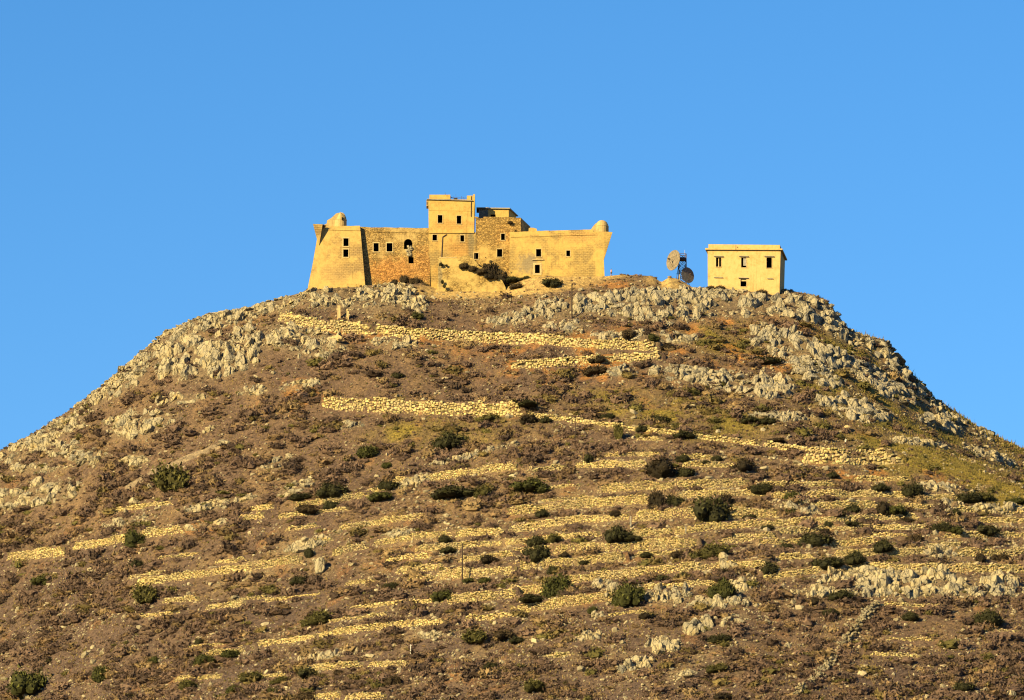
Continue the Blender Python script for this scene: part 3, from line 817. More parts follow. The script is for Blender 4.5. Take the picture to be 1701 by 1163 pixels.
Ps = sample(56000, 21)
px, py, g, orange, gold, grav, rk = zones(Ps)
r = np.random.default_rng(22)
dens = (.60 + .22 * sstep(940, 1060, py) + .12 * sstep(500, 300, px)) * (.10 + 1.25 * sstep(.46, .58, fbm(Ps[:, 0] / 3.4, Ps[:, 1] / 4.2, 80, 3)))
dens *= (1 - .35 * sstep(.2, .6, rk)) * (1 - .9 * np.clip(gold * 1.3, 0, 1)) * (1 - .15 * grav) * (1 - .45 * g) * (1 - .85 * np.clip(ell(px, py, 1600, 752, 190, 76, 18, soft=.5), 0, 1))
dens *= np.where(py < 520, .35, 1) * (.55 + .45 * sstep(560, 700, py))
keep = (r.random(len(Ps)) < dens) & ~near_wall_face(Ps)
Ps = Ps[keep]; g = g[keep]; px = px[keep]; py = py[keep]
n = len(Ps)
size = r.lognormal(-.50, .55, n) * (.75 + .5 * fbm(Ps[:, 0] / 10, Ps[:, 1] / 10, 81, 2))
size = np.clip(size, .20, 1.7) * np.where(rockmask(px, py) > .4, .62, 1)
size = np.where(py < np.interp(px, sx_, sy_) + 12, np.minimum(size, .4), size)
pal = np.array([[.175, .116, .088], [.145, .096, .076], [.225, .150, .085], [.100, .068, .054], [.170, .130, .050], [.130, .115, .036], [.27, .19, .10]])
wts = np.array([.30, .26, .12, .16, .05, .03, .08])
ci = np.where(r.random(n) < g * .7, r.choice([4, 5], n), r.choice(7, n, p=wts))
ci = np.where(rockmask(px, py) > .4, r.choice([1, 3, 3, 5], n), ci)
vi = r.integers(0, 14, n); parts, cols = [], []
M_all = roteul(r.normal(size=n) * .1 + .25, r.normal(size=n) * .1, r.uniform(-.9, .9, n)) * np.stack([size * r.uniform(.9, 1.7, n), size * 1.1, size * r.uniform(.6, 1.05, n)], 1)[:, None, :]
for v in range(14):
    S = vi == v
    V, F = scatter(*TUFTS[v], M_all[S], Ps[S]); parts.append((V, F))
    k = pal[ci[S]] * r.uniform(.75, 1.25, (S.sum(), 1))
    cols.append(np.repeat(k, len(TUFTS[v][0]), 0))
# a finer layer of herbs and seedlings between the bushes
Ph = sample(110000, 25); hx, hy, hg, ho, hgold, hgrav, hrk = zones(Ph)
kp = (r.random(len(Ph)) < .42 * (.3 + fbm(Ph[:, 0] / 4, Ph[:, 1] / 4, 88, 3)) * (1 - .7 * hrk) * (1 - .8 * hgold)) & ~near_wall_face(Ph)
Ph = Ph[kp]; hg = hg[kp]; nh = len(Ph)
hs_ = r.uniform(.10, .34, nh); hc = np.where(r.random(nh) < hg * .7, r.choice([4, 5], nh), r.choice(7, nh, p=wts)); hv_ = r.integers(0, 8, nh)
Mh = roteul(r.normal(size=nh) * .2, r.normal(size=nh) * .2, r.uniform(0, 6.3, nh)) * np.stack([hs_ * 1.3, hs_ * 1.1, hs_], 1)[:, None, :]
for v in range(8):
    S = hv_ == v
    V, F = scatter(*HERBS[v], Mh[S], Ph[S]); parts.append((V, F))
    cols.append(np.repeat(pal[hc[S]] * r.uniform(.8, 1.4, (S.sum(), 1)), len(HERBS[v][0]), 0))
V, F = join(parts)
o = link('dry_scrub', mesh_np('dry_scrub', V, F, M_SCRUB, np.concatenate(cols)))
tag(o, 'low brown dry scrub covering the slope', kind='stuff')
print('tufts', n)

# ------------------------------------------------------------------ loose stones
Pr = sample(110000, 31)
px, py, g, orange, gold, grav, rk = zones(Pr)
r = np.random.default_rng(32)
band = sstep(.45, .66, fbm(Pr[:, 0] / 11, (Pr[:, 1] + Pr[:, 0] * .45) / 2.6, 90, 3))
dens = .10 + .30 * band + .08 * sstep(1000, 1080, py) + .45 * sstep(.56, .64, fbm(Pr[:, 0] / 14 + 9, (Pr[:, 1] + Pr[:, 0] * .5) / 1.5, 97, 3)) * sstep(780, 880, py) + .35 * grav * (.3 + band) + .25 * rk - .3 * g - .2 * gold + 1.0 * ell(px, py, 622, 522, 36, 9)
dens = dens * np.where(py < 480, .4, 1)
keep = (r.random(len(Pr)) < dens) & ~near_wall_face(Pr)
Pr = Pr[keep]
tum = []                                         # stones that have tumbled from the walls
for (kind, Q, hm, *_r) in wall_data:
    L_ = Q[-1, 0] - Q[0, 0]; u_ = r.uniform(0, 1, int(L_ * 1.5)); x_ = Q[0, 0] + (Q[-1, 0] - Q[0, 0]) * u_
    o_ = np.argsort(Q[:, 0]); y_ = np.interp(x_, Q[o_, 0], Q[o_, 1]) - np.abs(r.normal(size=len(u_))) * 1.1 - .2
    tum.append(np.stack([x_, y_, H(x_, y_)], 1))
Pr = np.concatenate([Pr] + tum); px, py = project(Pr); n = len(Pr)
size = np.clip(r.lognormal(-1.72, .58, n), .09, 1.1)
size = np.where(py < np.interp(px, sx_, sy_) + 10, np.minimum(size, .3), size)
M_all = roteul(r.normal(size=n) * .4, r.normal(size=n) * .4, r.uniform(0, 6.3, n)) * (size[:, None] * np.stack([r.uniform(1.0, 2.0, n), r.uniform(.9, 1.5, n), r.uniform(.7, 1.3, n)], 1))[:, None, :]
vi = r.integers(0, 10, n); parts, cols = [], []
for v in range(10):
    S = vi == v
    V, F = scatter(*STONES[v], M_all[S], Pr[S] + np.array([0, 0, .05])); parts.append((V, F))
    k = r.uniform(.55, 1.1, (S.sum(), 1)) * np.ones((1, 3)); cols.append(np.repeat(k, len(STONES[v][0]), 0))
V, F = join(parts)
o = link('rubble', mesh_np('rubble', V, F, M_RUBBLE, np.concatenate(cols)))
tag(o, 'loose pale stones strewn over the slope', kind='stuff')
print('stones', n)

# ------------------------------------------------------------------ dry grass
Pg = sample(420000, 41)
px, py, g, orange, gold, grav, rk = zones(Pg)
r = np.random.default_rng(42)
sky_d = py - np.interp(px, sx_, sy_)
dens = .10 + .25 * sstep(.5, .7, fbm(Pg[:, 0] / 6, Pg[:, 1] / 6, 95, 3)) + .55 * g + 1.2 * ((px > 1520) & (sky_d < 14)) + .5 * ((px > 1380) & (sky_d < 10))
dens = dens * (1 - rk * .7) * (1 - gold)
keep = (r.random(len(Pg)) < dens) & ~near_wall_face(Pg)
Pg = Pg[keep]; n = len(Pg); pg = px[keep]; sg = sky_d[keep]; gg = g[keep]
hh = r.uniform(.18, .5, n) * (1 + (.4 + 1.5 * r.random(n) ** 3) * ((pg > 1380) & (sg < 12)))
a = r.uniform(0, 6.28, n); lean = r.normal(size=(n, 2)) * .35
b0 = np.stack([np.cos(a), np.sin(a), np.zeros(n)], 1) * (.05 + .015 * ((pg > 1380) & (sg < 16)))[:, None] * (1 + r.random((n, 1)))
tip = np.stack([lean[:, 0] * hh, lean[:, 1] * hh, hh], 1)
V = np.stack([Pg - b0, Pg + b0, Pg + tip], 1).reshape(-1, 3); F = np.arange(3 * n).reshape(n, 3)
pal = np.array([[.27, .21, .055], [.20, .17, .040], [.36, .26, .11], [.27, .185, .085]])
ci = np.where(r.random(n) < gg, r.choice([0, 1, 1], n), r.choice([2, 3, 0], n))
o = link('dry_grass', mesh_np('dry_grass', V, F, M_GRASS, np.repeat(pal[ci] * r.uniform(.7, 1.2, (n, 1)), 3, 0)))
tag(o, 'short dry olive and straw grass on the slope', kind='stuff')
print('grass', n)

# ------------------------------------------------------------------ shrubs: (centre x, foot y, width, height in photo px, look)
BUSH = [
 (283, 813, 66, 46, 'o', 'largest olive green bush on the left slope, leaning below the pale track'),
 (222, 909, 38, 29, 'g', 'bright green round bush between two terrace walls on the left'),
 (240, 999, 46, 31, 'o', 'olive and green bush with a dark right side below the long left terrace wall'),
 (43, 1154, 64, 42, 'g', 'big green bush in the bottom left corner'),
 (1182, 865, 62, 44, 'd', 'biggest dark bush on the terraces, broken into several clumps'),
 (1042, 1006, 47, 40, 'g', 'round dark green bush left of the fluted cliff under the terraces'),
 (925, 991, 52, 38, 'g', 'large dark green bush on the lower terraces, spreading left along the ground'),
 (1200, 992, 36, 32, 'g', 'pointed dark green bush at the right end of the fluted cliff'),
 (68, 971, 26, 17, 'g'), (230, 942, 20, 13, 'd'), (167, 1130, 30, 26, 'g'), (340, 1104, 38, 18, 'g'), (256, 1103, 16, 14, 'g'), (78, 1102, 16, 10, 'd'), (382, 1092, 32, 14, 'g'), (315, 1146, 28, 18, 'o'), (388, 1150, 24, 12, 'g'), (330, 1070, 14, 10, 'd'),
 (555, 824, 44, 24, 'd'), (495, 831, 38, 14, 'd'), (552, 845, 24, 15, 'd'), (505, 851, 40, 15, 'b'), (645, 813, 32, 17, 'd'), (633, 831, 32, 16, 'g'), (755, 826, 62, 20, 'd'), (803, 823, 24, 18, 'o'), (749, 745, 44, 27, 'd'), (610, 758, 36, 20, 'g'), (642, 777, 18, 10, 'g'),
 (735, 901, 22, 14, 'd'), (748, 918, 26, 10, 'd'), (811, 935, 30, 15, 'k'), (502, 970, 32, 15, 'd'), (644, 979, 28, 13, 'd'), (779, 968, 16, 9, 'g'), (805, 969, 22, 11, 'g'), (510, 925, 16, 18, 'd'),
 (525, 1037, 46, 25, 'o'), (736, 997, 30, 20, 'g'), (789, 1067, 50, 23, 'o'), (838, 1062, 34, 17, 'b'), (819, 1111, 24, 12, 'd'), (451, 1157, 20, 16, 'g'), (505, 1163, 38, 16, 'b'), (655, 1139, 24, 19, 'b'), (512, 1126, 36, 17, 'd'), (464, 1135, 26, 13, 'o'), (420, 1130, 34, 16, 'o'), (785, 1118, 20, 9, 'o'), (560, 1121, 20, 10, 'b'),
 (880, 817, 50, 23, 'g'), (1097, 791, 54, 32, 'k'), (1139, 791, 26, 17, 'd'), (978, 767, 18, 15, 'd'), (1130, 767, 24, 14, 'd'), (1187, 766, 18, 11, 'd'), (1170, 770, 16, 6, 'd'), (1236, 781, 38, 22, 'k'), (1258, 820, 40, 20, 'd'), (1091, 845, 32, 32, 'k'), (1123, 843, 32, 23, 'd'), (1209, 838, 28, 20, 'k'),
 (1025, 858, 22, 10, 'k'), (903, 858, 20, 13, 'd'), (950, 855, 14, 9, 'd'), (1241, 863, 24, 10, 'd'), (1028, 897, 35, 25, 'd'), (1049, 901, 27, 11, 'd'), (893, 906, 28, 17, 'd'), (919, 902, 26, 16, 'o'), (891, 933, 40, 26, 'd'), (938, 930, 16, 9, 'k'), (1179, 928, 50, 28, 'o'), (921, 953, 20, 15, 'd'), (968, 951, 11, 11, 'k'),
 (888, 1000, 38, 13, 'd'), (1137, 962, 20, 12, 'd'), (1102, 968, 28, 14, 'd'), (1074, 970, 16, 11, 'b'), (1197, 956, 26, 12, 'd'), (1071, 1028, 22, 11, 'k'), (862, 1068, 24, 12, 'd'), (1190, 1068, 36, 18, 'd'), (1196, 1115, 34, 14, 'o'), (890, 1148, 36, 20, 'o'), (1206, 1163, 36, 14, 'k'), (985, 1018, 14, 12, 'g'), (970, 938, 20, 9, 'd'), (1070, 926, 22, 10, 'd'), (1130, 928, 30, 14, 'b'),
 (1315, 830, 20, 15, 'g'), (1385, 794, 18, 11, 'd'), (1465, 815, 24, 13, 'd'), (1512, 826, 34, 27, 'd'), (1604, 834, 40, 20, 'd'), (1636, 832, 28, 16, 'o'), (1688, 838, 30, 12, 'g'), (1467, 854, 25, 24, 'k'), (1489, 853, 28, 17, 'g'), (1312, 860, 20, 18, 'g'), (1393, 858, 20, 12, 'd'), (1420, 853, 26, 16, 'd'), (1588, 857, 18, 13, 'd'),
 (1503, 869, 32, 10, 'k'), (1417, 873, 26, 8, 'd'), (1377, 875, 14, 10, 'd'), (1557, 885, 38, 20, 'd'), (1588, 885, 22, 13, 'g'), (1642, 887, 38, 16, 'd'), (1356, 907, 48, 25, 'd'), (1373, 890, 22, 14, 'k'), (1470, 914, 28, 20, 'd'), (1307, 911, 18, 10, 'd'), (1629, 934, 18, 16, 'k'), (1424, 940, 30, 21, 'd'), (1375, 943, 48, 19, 'd'), (1282, 950, 26, 21, 'd'), (1522, 903, 26, 17, 'b'), (1663, 933, 32, 14, 'b'),
 (1353, 1005, 26, 15, 'k'), (1402, 996, 38, 16, 'd'), (1375, 1023, 26, 14, 'd'), (1632, 1039, 46, 30, 'd'), (1507, 1030, 28, 15, 'd'), (1602, 1147, 32, 16, 'd'), (1275, 880, 18, 9, 'd'),
 (917, 476, 32, 15, 'd', 'dark clump of bushes under the right fort wing'), (858, 479, 20, 9, 'b'), (692, 529, 22, 11, 'g'), (1085, 574, 22, 11, 'g'), (1108, 582, 24, 14, 'k'), (1277, 604, 46, 14, 'd'), (995, 602, 28, 13, 'k'), (990, 622, 36, 16, 'b'), (1045, 568, 22, 16, 'b'), (1250, 702, 30, 11, 'd'), (1280, 704, 26, 12, 'd'),
 (878, 703, 32, 16, 'k'), (908, 702, 16, 11, 'd'), (1095, 703, 34, 15, 'd'), (1070, 717, 22, 12, 'd'), (1143, 728, 38, 13, 'd'), (1027, 728, 18, 28, 'o'), (1005, 697, 26, 12, 'd'), (815, 700, 34, 12, 'o'), (660, 628, 20, 10, 'd'), (1290, 735, 26, 8, 'b'), (870, 680, 34, 10, 'd'), (1265, 490, 14, 10, 'b'),
 (1196, 478, 12, 9, 'b', 'small brown bush at the foot of the house below its left window'), (1180, 478, 13, 7, 'b', 'low brown bush at the lower left corner of the house'),
]
LEAFM = {'d': M_LEAF_DARK, 'g': M_LEAF_GREEN, 'o': M_LEAF_OLIVE, 'k': M_LEAF_DARK, 'b': M_LEAF_BROWN}
def bush_mesh(seed, mat, purple, nl=1500):
    r = np.random.default_rng(seed)
    lobes = []
    for k in range(11):
        a = r.uniform(0, 6.28); q = r.uniform(.05, .72)
        lobes.append((math.cos(a) * q, math.sin(a) * q * .9, r.uniform(.30, .78) * (1 - .5 * q), r.uniform(.26, .44)))
    lobes.append((0, 0, .42, .5))
    parts, cols = [], []
    for (x, y, z, rad) in lobes:                # filler masses inside the crown, tinted darker than most leaves
        cv, cf = ICO[2]
        d = 1 + (n3(cv * 2.5, seed)[:, None]) * .5
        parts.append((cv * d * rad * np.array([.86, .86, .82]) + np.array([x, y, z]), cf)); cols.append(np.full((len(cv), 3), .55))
    m = nl // len(lobes)
    for (x, y, z, rad) in lobes:
        u = r.normal(size=(m, 3)); u /= np.linalg.norm(u, axis=1)[:, None]
        u[:, 2] = np.where(u[:, 2] < -.3, -u[:, 2], u[:, 2])
        C = u * (rad * (r.uniform(.80, 1.15, (m, 1)) + (r.random((m, 1)) < .28) * r.uniform(.05, .55, (m, 1)))) + np.array([x, y, z])
        s = r.uniform(.035, .085, (m, 1))
        A = u * .6 + r.normal(size=(m, 3)) * .7; A /= np.linalg.norm(A, axis=1)[:, None]
        B = np.cross(A, r.normal(size=(m, 3))); B /= np.linalg.norm(B, axis=1)[:, None]
        V = np.stack([C - A * s - B * s * .7, C + B * s * .8, C + A * s * 1.3], 1).reshape(-1, 3)
        parts.append((V, np.arange(3 * m).reshape(m, 3)))
        tone = r.uniform(.75, 1.2)
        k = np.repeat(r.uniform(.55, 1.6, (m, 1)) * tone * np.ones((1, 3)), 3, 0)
        cols.append(k)
    V, F = join(parts)
    C = np.concatenate(cols)
    if purple: C = C * np.array([.85, .62, .95])
    V[:, 2] -= max(0, np.percentile(V[:, 2], 3))
    V = V / np.array([1.68, 1.68, V[:, 2].max() * .97])       # unit: about 1 wide and 1 high
    return mesh_np('foliage', V, F, mat, C)
VAR = {}
for i_, c_ in enumerate('dgokb'):
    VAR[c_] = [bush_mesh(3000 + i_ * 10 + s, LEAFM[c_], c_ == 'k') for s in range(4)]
sb = MB()
for k in range(7):
    a = k * .9; q = .28 * random.uniform(.6, 1.2)
    sb.bar((math.cos(a) * .05, math.sin(a) * .05, -.12), (math.cos(a) * q, math.sin(a) * q, .62), .028, .010, 5)
STEM_ME = sb.mesh('stem', M_STEM)
cword = {'d': 'dark green', 'g': 'green', 'o': 'olive green', 'k': 'purplish dark', 'b': 'brown'}
rb = random.Random(4)
for e in BUSH:
    x, y, w, h, c = e[:5]
    p = cast([x], [y])[0]; s = mpp(p[1])
    sky_y = float(np.interp(x, sx_, sy_))
    W, Hh = w * s * 1.16, h * s * 1.08
    root = empty('shrub', p); root.rotation_euler = (0, 0, rb.uniform(-.7, .7))
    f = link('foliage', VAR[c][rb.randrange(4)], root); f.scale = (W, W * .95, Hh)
    st = link('stem', STEM_ME, root); st.scale = (W, W, Hh)
    if len(e) > 5: lab = e[5]
    else:
        sz = 'large' if w * h > 900 else ('medium' if w * h > 380 else 'small')
        sh = 'low wide' if w > 2.2 * h else ('round' if w < 1.5 * h else 'bushy')
        lab = unique(f'{sz} {sh} {cword[c]} shrub', x, y - h / 2)
    tag(root, lab, 'bush', 'shrubs scattered over the hillside')

class Plane:
    def __init__(s, px, py, Y, yaw=0, batter=0):
        s.p = at(px, py, Y); a = R(yaw)
        s.n = np.array([-math.sin(a), -math.cos(a), batter]); s.n = s.n / np.linalg.norm(s.n)
        s.back = np.array([math.sin(a), math.cos(a), 0])
    def hit(s, px, py):
        d = ray(px, py); t = ((s.p - CAM) @ s.n) / (d @ s.n)
        return CAM + d * t
def solid(name, poly, pl, depth, mat, parent, holes=(), hole_depth=3.0, ext=None, jag=0):
    """closed wall block with real openings cut into its front"""
    back = (pl.back if ext is None else np.array(ext)) * depth
    f = [pl.hit(*p) for p in poly]
    if jag:                                     # weathered, uneven edges along the top
        g = []; rj = random.Random(len(poly) * 7 + int(poly[0][0]))
        ymid = sum(p[1] for p in poly) / len(poly)
        for i in range(len(f)):
            a, b = f[i], f[(i + 1) % len(f)]
            g.append(a)
            if poly[i][1] < ymid and poly[(i + 1) % len(f)][1] < ymid:
                L = np.linalg.norm(b - a); m = int(L / .9)
                for k in range(1, m): g.append(a + (b - a) * (k / m) + np.array([0, 0, rj.uniform(-jag, jag * .6)]))
        f = g
    m = MB(); m.prism([tuple(p) for p in f], [tuple(p + back) for p in f])
    o = m.build(name, mat)
    if holes:
        c = MB()
        for hrect in holes:
            q = [pl.hit(*p) for p in hole_poly(hrect)]
            c.prism([tuple(p - pl.back * .6) for p in q], [tuple(p + pl.back * hole_depth) for p in q])
        co = c.build('cutter', mat)
        md = o.modifiers.new('b', 'BOOLEAN'); md.operation = 'DIFFERENCE'; md.solver = 'EXACT'; md.object = co; md.use_self = False
        dg = bpy.context.evaluated_depsgraph_get(); dg.update()
        nm = bpy.data.meshes.new_from_object(o.evaluated_get(dg))
        o.modifiers.clear(); o.data = nm
        cm = co.data; bpy.data.objects.remove(co); bpy.data.meshes.remove(cm)
    o.data.polygons.foreach_set('use_smooth', [False] * len(o.data.polygons))
    o.parent = parent
    return o
def hole_poly(h):
    if len(h) == 4: x0, y0, x1, y1 = h; return [(x0, y1), (x1, y1), (x1, y0), (x0, y0)]
    x0, y0, x1, y1, arch = h; rr = (x1 - x0) / 2; cx = (x0 + x1) / 2
    return [(x0, y1), (x1, y1)] + [(cx + rr * math.cos(a), y0 + rr - rr * math.sin(a)) for a in np.linspace(0, math.pi, 9)]
def window(h, pl, parent, name='window', surround=1.3, depth=2.9, label=None, sill=True):
    q = [pl.hit(*p) for p in hole_poly(h)]
    c = sum(q) / len(q)
    def ins(p, k): 
        v = p - c; L = np.linalg.norm(v); return c + v * max(0, (L - .008) / L) + pl.back * k
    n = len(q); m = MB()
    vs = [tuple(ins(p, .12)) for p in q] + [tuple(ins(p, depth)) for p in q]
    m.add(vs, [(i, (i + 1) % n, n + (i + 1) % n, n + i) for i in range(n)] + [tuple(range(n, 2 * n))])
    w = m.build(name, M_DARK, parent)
    if label: w['label'] = label
    if surround:
        x0, y0, x1, y1 = h[:4]; s = surround; b = MB()
        def strip(a0, b0, a1, b1, out):
            f = [pl.hit(a0, b1), pl.hit(a1, b1), pl.hit(a1, b0), pl.hit(a0, b0)]
            b.prism([tuple(p - pl.back * out) for p in f], [tuple(p + pl.back * .1) for p in f])
        strip(x0 - s, y0, x0 - .05, y1, .05); strip(x1 + .05, y0, x1 + s, y1, .05); strip(x0 - s, y1 + .05, x1 + s, y1 + s, .09); strip(x0 - s, y0 - s, x1 + s, y0 - .05, .05)
        b.build('surround', M_SURR, w)
    return w
def band(name, pts, hpx, pl, out, mat, parent, depth=.15):
    m = MB()
    for (a, b) in zip(pts[:-1], pts[1:]):
        f = [pl.hit(a[0], a[1] + hpx), pl.hit(b[0], b[1] + hpx), pl.hit(b[0], b[1]), pl.hit(a[0], a[1])]
        m.prism([tuple(p - pl.back * out) for p in f], [tuple(p + pl.back * depth) for p in f])
    return m.build(name, mat, parent)

OCH = (.58, .40, .165); DIRT = (.44, .29, .12); MAS = (.52, .36, .16)
def ctr(px, py, Y): return tuple(at(px, py, Y))
M_BAST = mat_plaster('bastion_stone', (.64, .44, .15), (.55, .36, .12), MAS, [(ctr(560, 455, 1001), (4, 3, 3), (.50, .34, .15))], .44)
M_CURT = mat_plaster('curtain_masonry', (.60, .43, .17), (.48, .33, .14), (.54, .37, .14), [(ctr(655, 450, 1002), (8.5, 5, 3.6), (.62, .295, .09)), (ctr(705, 440, 1002), (4, 5, 5), (.55, .30, .10))], .60, True)
M_KEEP = mat_plaster('keep_plaster', (.66, .45, .14), (.58, .37, .11), MAS, [(ctr(750, 375, 1003), (5, 5, 1.6), (.62, .36, .12))], .34)
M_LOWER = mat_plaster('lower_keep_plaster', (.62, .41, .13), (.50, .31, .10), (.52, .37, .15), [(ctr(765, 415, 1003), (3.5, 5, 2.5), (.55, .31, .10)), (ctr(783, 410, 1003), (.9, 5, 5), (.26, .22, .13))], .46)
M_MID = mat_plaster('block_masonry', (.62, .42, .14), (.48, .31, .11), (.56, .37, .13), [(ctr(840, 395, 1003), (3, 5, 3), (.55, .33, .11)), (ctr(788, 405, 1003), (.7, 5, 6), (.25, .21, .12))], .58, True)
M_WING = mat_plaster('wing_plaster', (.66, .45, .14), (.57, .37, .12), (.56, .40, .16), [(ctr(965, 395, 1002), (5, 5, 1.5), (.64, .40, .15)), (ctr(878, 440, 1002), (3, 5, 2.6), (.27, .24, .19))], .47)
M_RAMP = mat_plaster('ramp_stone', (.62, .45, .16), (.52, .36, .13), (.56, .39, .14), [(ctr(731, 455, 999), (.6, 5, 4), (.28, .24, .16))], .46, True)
M_HOUSE = mat_plaster('house_plaster', (.68, .475, .20), (.58, .395, .15), (.62, .43, .18), (), .22)
M_TUR = mat_plaster('turret_plaster', (.60, .43, .19), (.48, .33, .14), MAS, (), .40)

fort = empty('fortress', at(760, 480, 1002))
tag(fort, 'old ochre stone fortress with square keep and two corner bastions on the summit', 'fortress')
def under(o): return o
ROOT_INV = Matrix.Translation(-fort.location)
FORT_PARTS = []

pb = Plane(560, 480, 1000.3, 0, .125)
bh = [(570.5, 396, 579, 409), (570.3, 414.5, 578.6, 427)]
solid('bastion', [(508, 500), (512, 474), (519, 440), (526, 400), (529, 376), (598, 375), (602, 420), (607, 478), (609, 500)], pb, 14, M_BAST, fort, bh, 2.6, jag=.07)
for h in bh: window(h, pb, fort, surround=1.6, depth=2.5)
band('string_course', [(539, 381), (598, 382.5)], 1.0, pb, .10, M_BAST, fort)
# pointed corner spur of the bastion
m = MB()
tl, tr, tip = pb.hit(520.5, 375), pb.hit(539.5, 376), pb.hit(530, 408)
o3 = np.array([-.1, -1.35, 0]); back = np.array([0, 3.0, 0])
bl = pb.hit(526.5, 404)
m.add([tuple(pb.hit(521, 375) + o3), tuple(pb.hit(537, 375.5) + o3), tuple(tip - np.array([0, .05, 0])), tuple(tr + back), tuple(tl + back + np.array([.2, 0, 0])), tuple(tip + back), tuple(bl)],
      [(0, 1, 2), (1, 3, 5, 2), (0, 4, 3, 1), (0, 2, 5, 4)])
m.build('corner_spur', M_BAST, fort)

pc = Plane(660, 480, 1002.0, 0, .075)
ch = [(620.5, 404, 629, 418), (642.3, 404, 651.8, 418), (671, 397, 685, 414, 1), (678.5, 427, 687, 437.5)]
solid('curtain_wall', [(592, 500), (592, 377), (640, 377.5), (714, 379), (714, 500)], pc, 8, M_CURT, fort, ch, 2.6, jag=.09)
for k, h in enumerate(ch): window(h, pc, fort, surround=1.6 if k < 2 else 0, depth=2.5)
band('string_course', [(606, 384.5), (712, 386.5)], .9, pc, .10, M_CURT, fort)
# broken masonry sill slumping out of the arched opening
r = np.random.default_rng(77); A = []
for k in range(46):
    u = r.uniform(-1, 1); v = r.random()
    p_ = pc.hit(679.5 + u * (5 - 2 * v), 409.5 + v * 16)
    A.append((p_[0], p_[1] - r.uniform(-.1, .18), p_[2], *r.uniform(.28, .6, 3), r.uniform(0, 6), r.normal() * .3))
A = np.array(A); V, F = scatter(*STONES[2], roteul(A[:, 7], A[:, 7], A[:, 6]) * A[:, None, 3:6], A[:, :3])
link('broken_sill', mesh_np('broken_sill', V, F, M_RUBBLE, np.repeat(r.uniform(.55, 1., (len(A), 1)) * np.ones((1, 3)), len(STONES[2][0]), 0)), fort)

pl_ = Plane(750, 480, 1002.3, 0, .03)
lh = [(718.5, 390, 725.8, 399.8), (764.8, 391, 771, 401.5)]
solid('lower_keep', [(712.1, 500), (712.1, 386), (790, 386), (790, 500)], pl_, 8, M_LOWER, fort, lh, 2.6)
for h in lh: window(h, pl_, fort, surround=1.2, depth=2.5)
pk = Plane(750, 386, 1002.45)
kh = [(727.3, 357.5, 734.8, 370.5), (758.8, 358.5, 766, 372)]
solid('keep', [(712, 387), (711.6, 332), (713.5, 331.5), (785.4, 331.5), (785.4, 330), (785.6, 323), (789, 322.5), (788, 352), (787.6, 387)], pk, 9, M_KEEP, fort, kh, 2.6)
for h in kh: window(h, pk, fort, surround=1.2, depth=2.5)
band('string_course', [(713, 349.2), (786, 350.4)], .6, pk, .05, M_KEEP, fort)
band('cornice', [(709, 330.8), (785.2, 333.2)], 1.1, pk, .30, M_ROOF, fort, 1.5)
m = MB()
def blockpx(m, x0, y0, x1, y1, pl, f0, f1):
    q = [pl.hit(x0, y1), pl.hit(x1, y1), pl.hit(x1, y0), pl.hit(x0, y0)]
    m.prism([tuple(p - pl.back * f0) for p in q], [tuple(p + pl.back * f1) for p in q])
blockpx(m, 713.2, 323.5, 748, 330.7, pk, .02, 1.0); m.build('parapet', M_KEEP, fort); m = MB(); blockpx(m, 775.5, 325, 785.3, 332.2, pk, .02, .8)
m.build('parapet', M_KEEP, fort)
m = MB(); blockpx(m, 708.2, 331.5, 711.4, 342, pk, -.2, 2.2); m.build('corner_bracket', M_CURT, fort)
m = MB()
for x in (748.5, 754, 760, 766, 771, 775):
    p_ = pk.hit(x, 333) + pk.back * .4; q_ = pk.hit(x + random.uniform(-1.5, 1.5), 326 + random.uniform(-1.5, 2)) + pk.back * .4
    m.bar(p_, q_, .045, .04, 4)
for y0, y1 in ((327.5, 328), (330, 329.6)): m.bar(pk.hit(747, y0) + pk.back * .42, pk.hit(776, y1) + pk.back * .42, .035, .035, 4)
m.bar(pk.hit(739, 322) + pk.back * .5, pk.hit(760, 331) + pk.back * .5, .06, .05, 4); m.bar(pk.hit(739.5, 326) + pk.back * .5, pk.hit(739.5, 318.5) + pk.back * .5, .06, .03, 4)
m.bar(pk.hit(757, 324) + pk.back * .9, pk.hit(757.3, 320.5) + pk.back * .9, .03, .02, 4)
blockpx(m, 754.5, 327.4, 760, 332, pk, -.6, .9)
m.build('railing', M_METAL, fort)
m = MB()
m.bar(pk.hit(782.8, 326) - pk.back * .12, pk.hit(782.2, 360) - pk.back * .12, .06, .06, 6); m.build('drainpipe', M_METAL, fort); m = MB()
m.bar(pl_.hit(742, 389.5) - pl_.back * .12, pl_.hit(735, 394) - pl_.back * .12, .07, .07, 6); m.bar(pl_.hit(735, 394) - pl_.back * .12, pl_.hit(733.3, 428) - pl_.back * .12, .08, .08, 6)
m.build('drainpipe', M_METAL, fort)

pm = Plane(830, 480, 1002.1, 0, .02)
mh = [(832.3, 388.3, 838.6, 399), (825.7, 414, 834.2, 426.8), (787.4, 420.3, 794.6, 430.5)]
solid('middle_block', [(790.1, 500), (790.1, 364), (788, 360), (794, 360), (795, 362.5), (802, 362.5), (803, 360), (865, 361.5), (865.3, 500)], pm, 7, M_MID, fort, mh, 2.6, ext=(.28, 1, 0), jag=.06)
for h in mh: window(h, pm, fort, surround=1.1, depth=2.5)
band('string_course', [(822, 370.8), (864.5, 371.5)], .6, pm, .08, M_MID, fort)

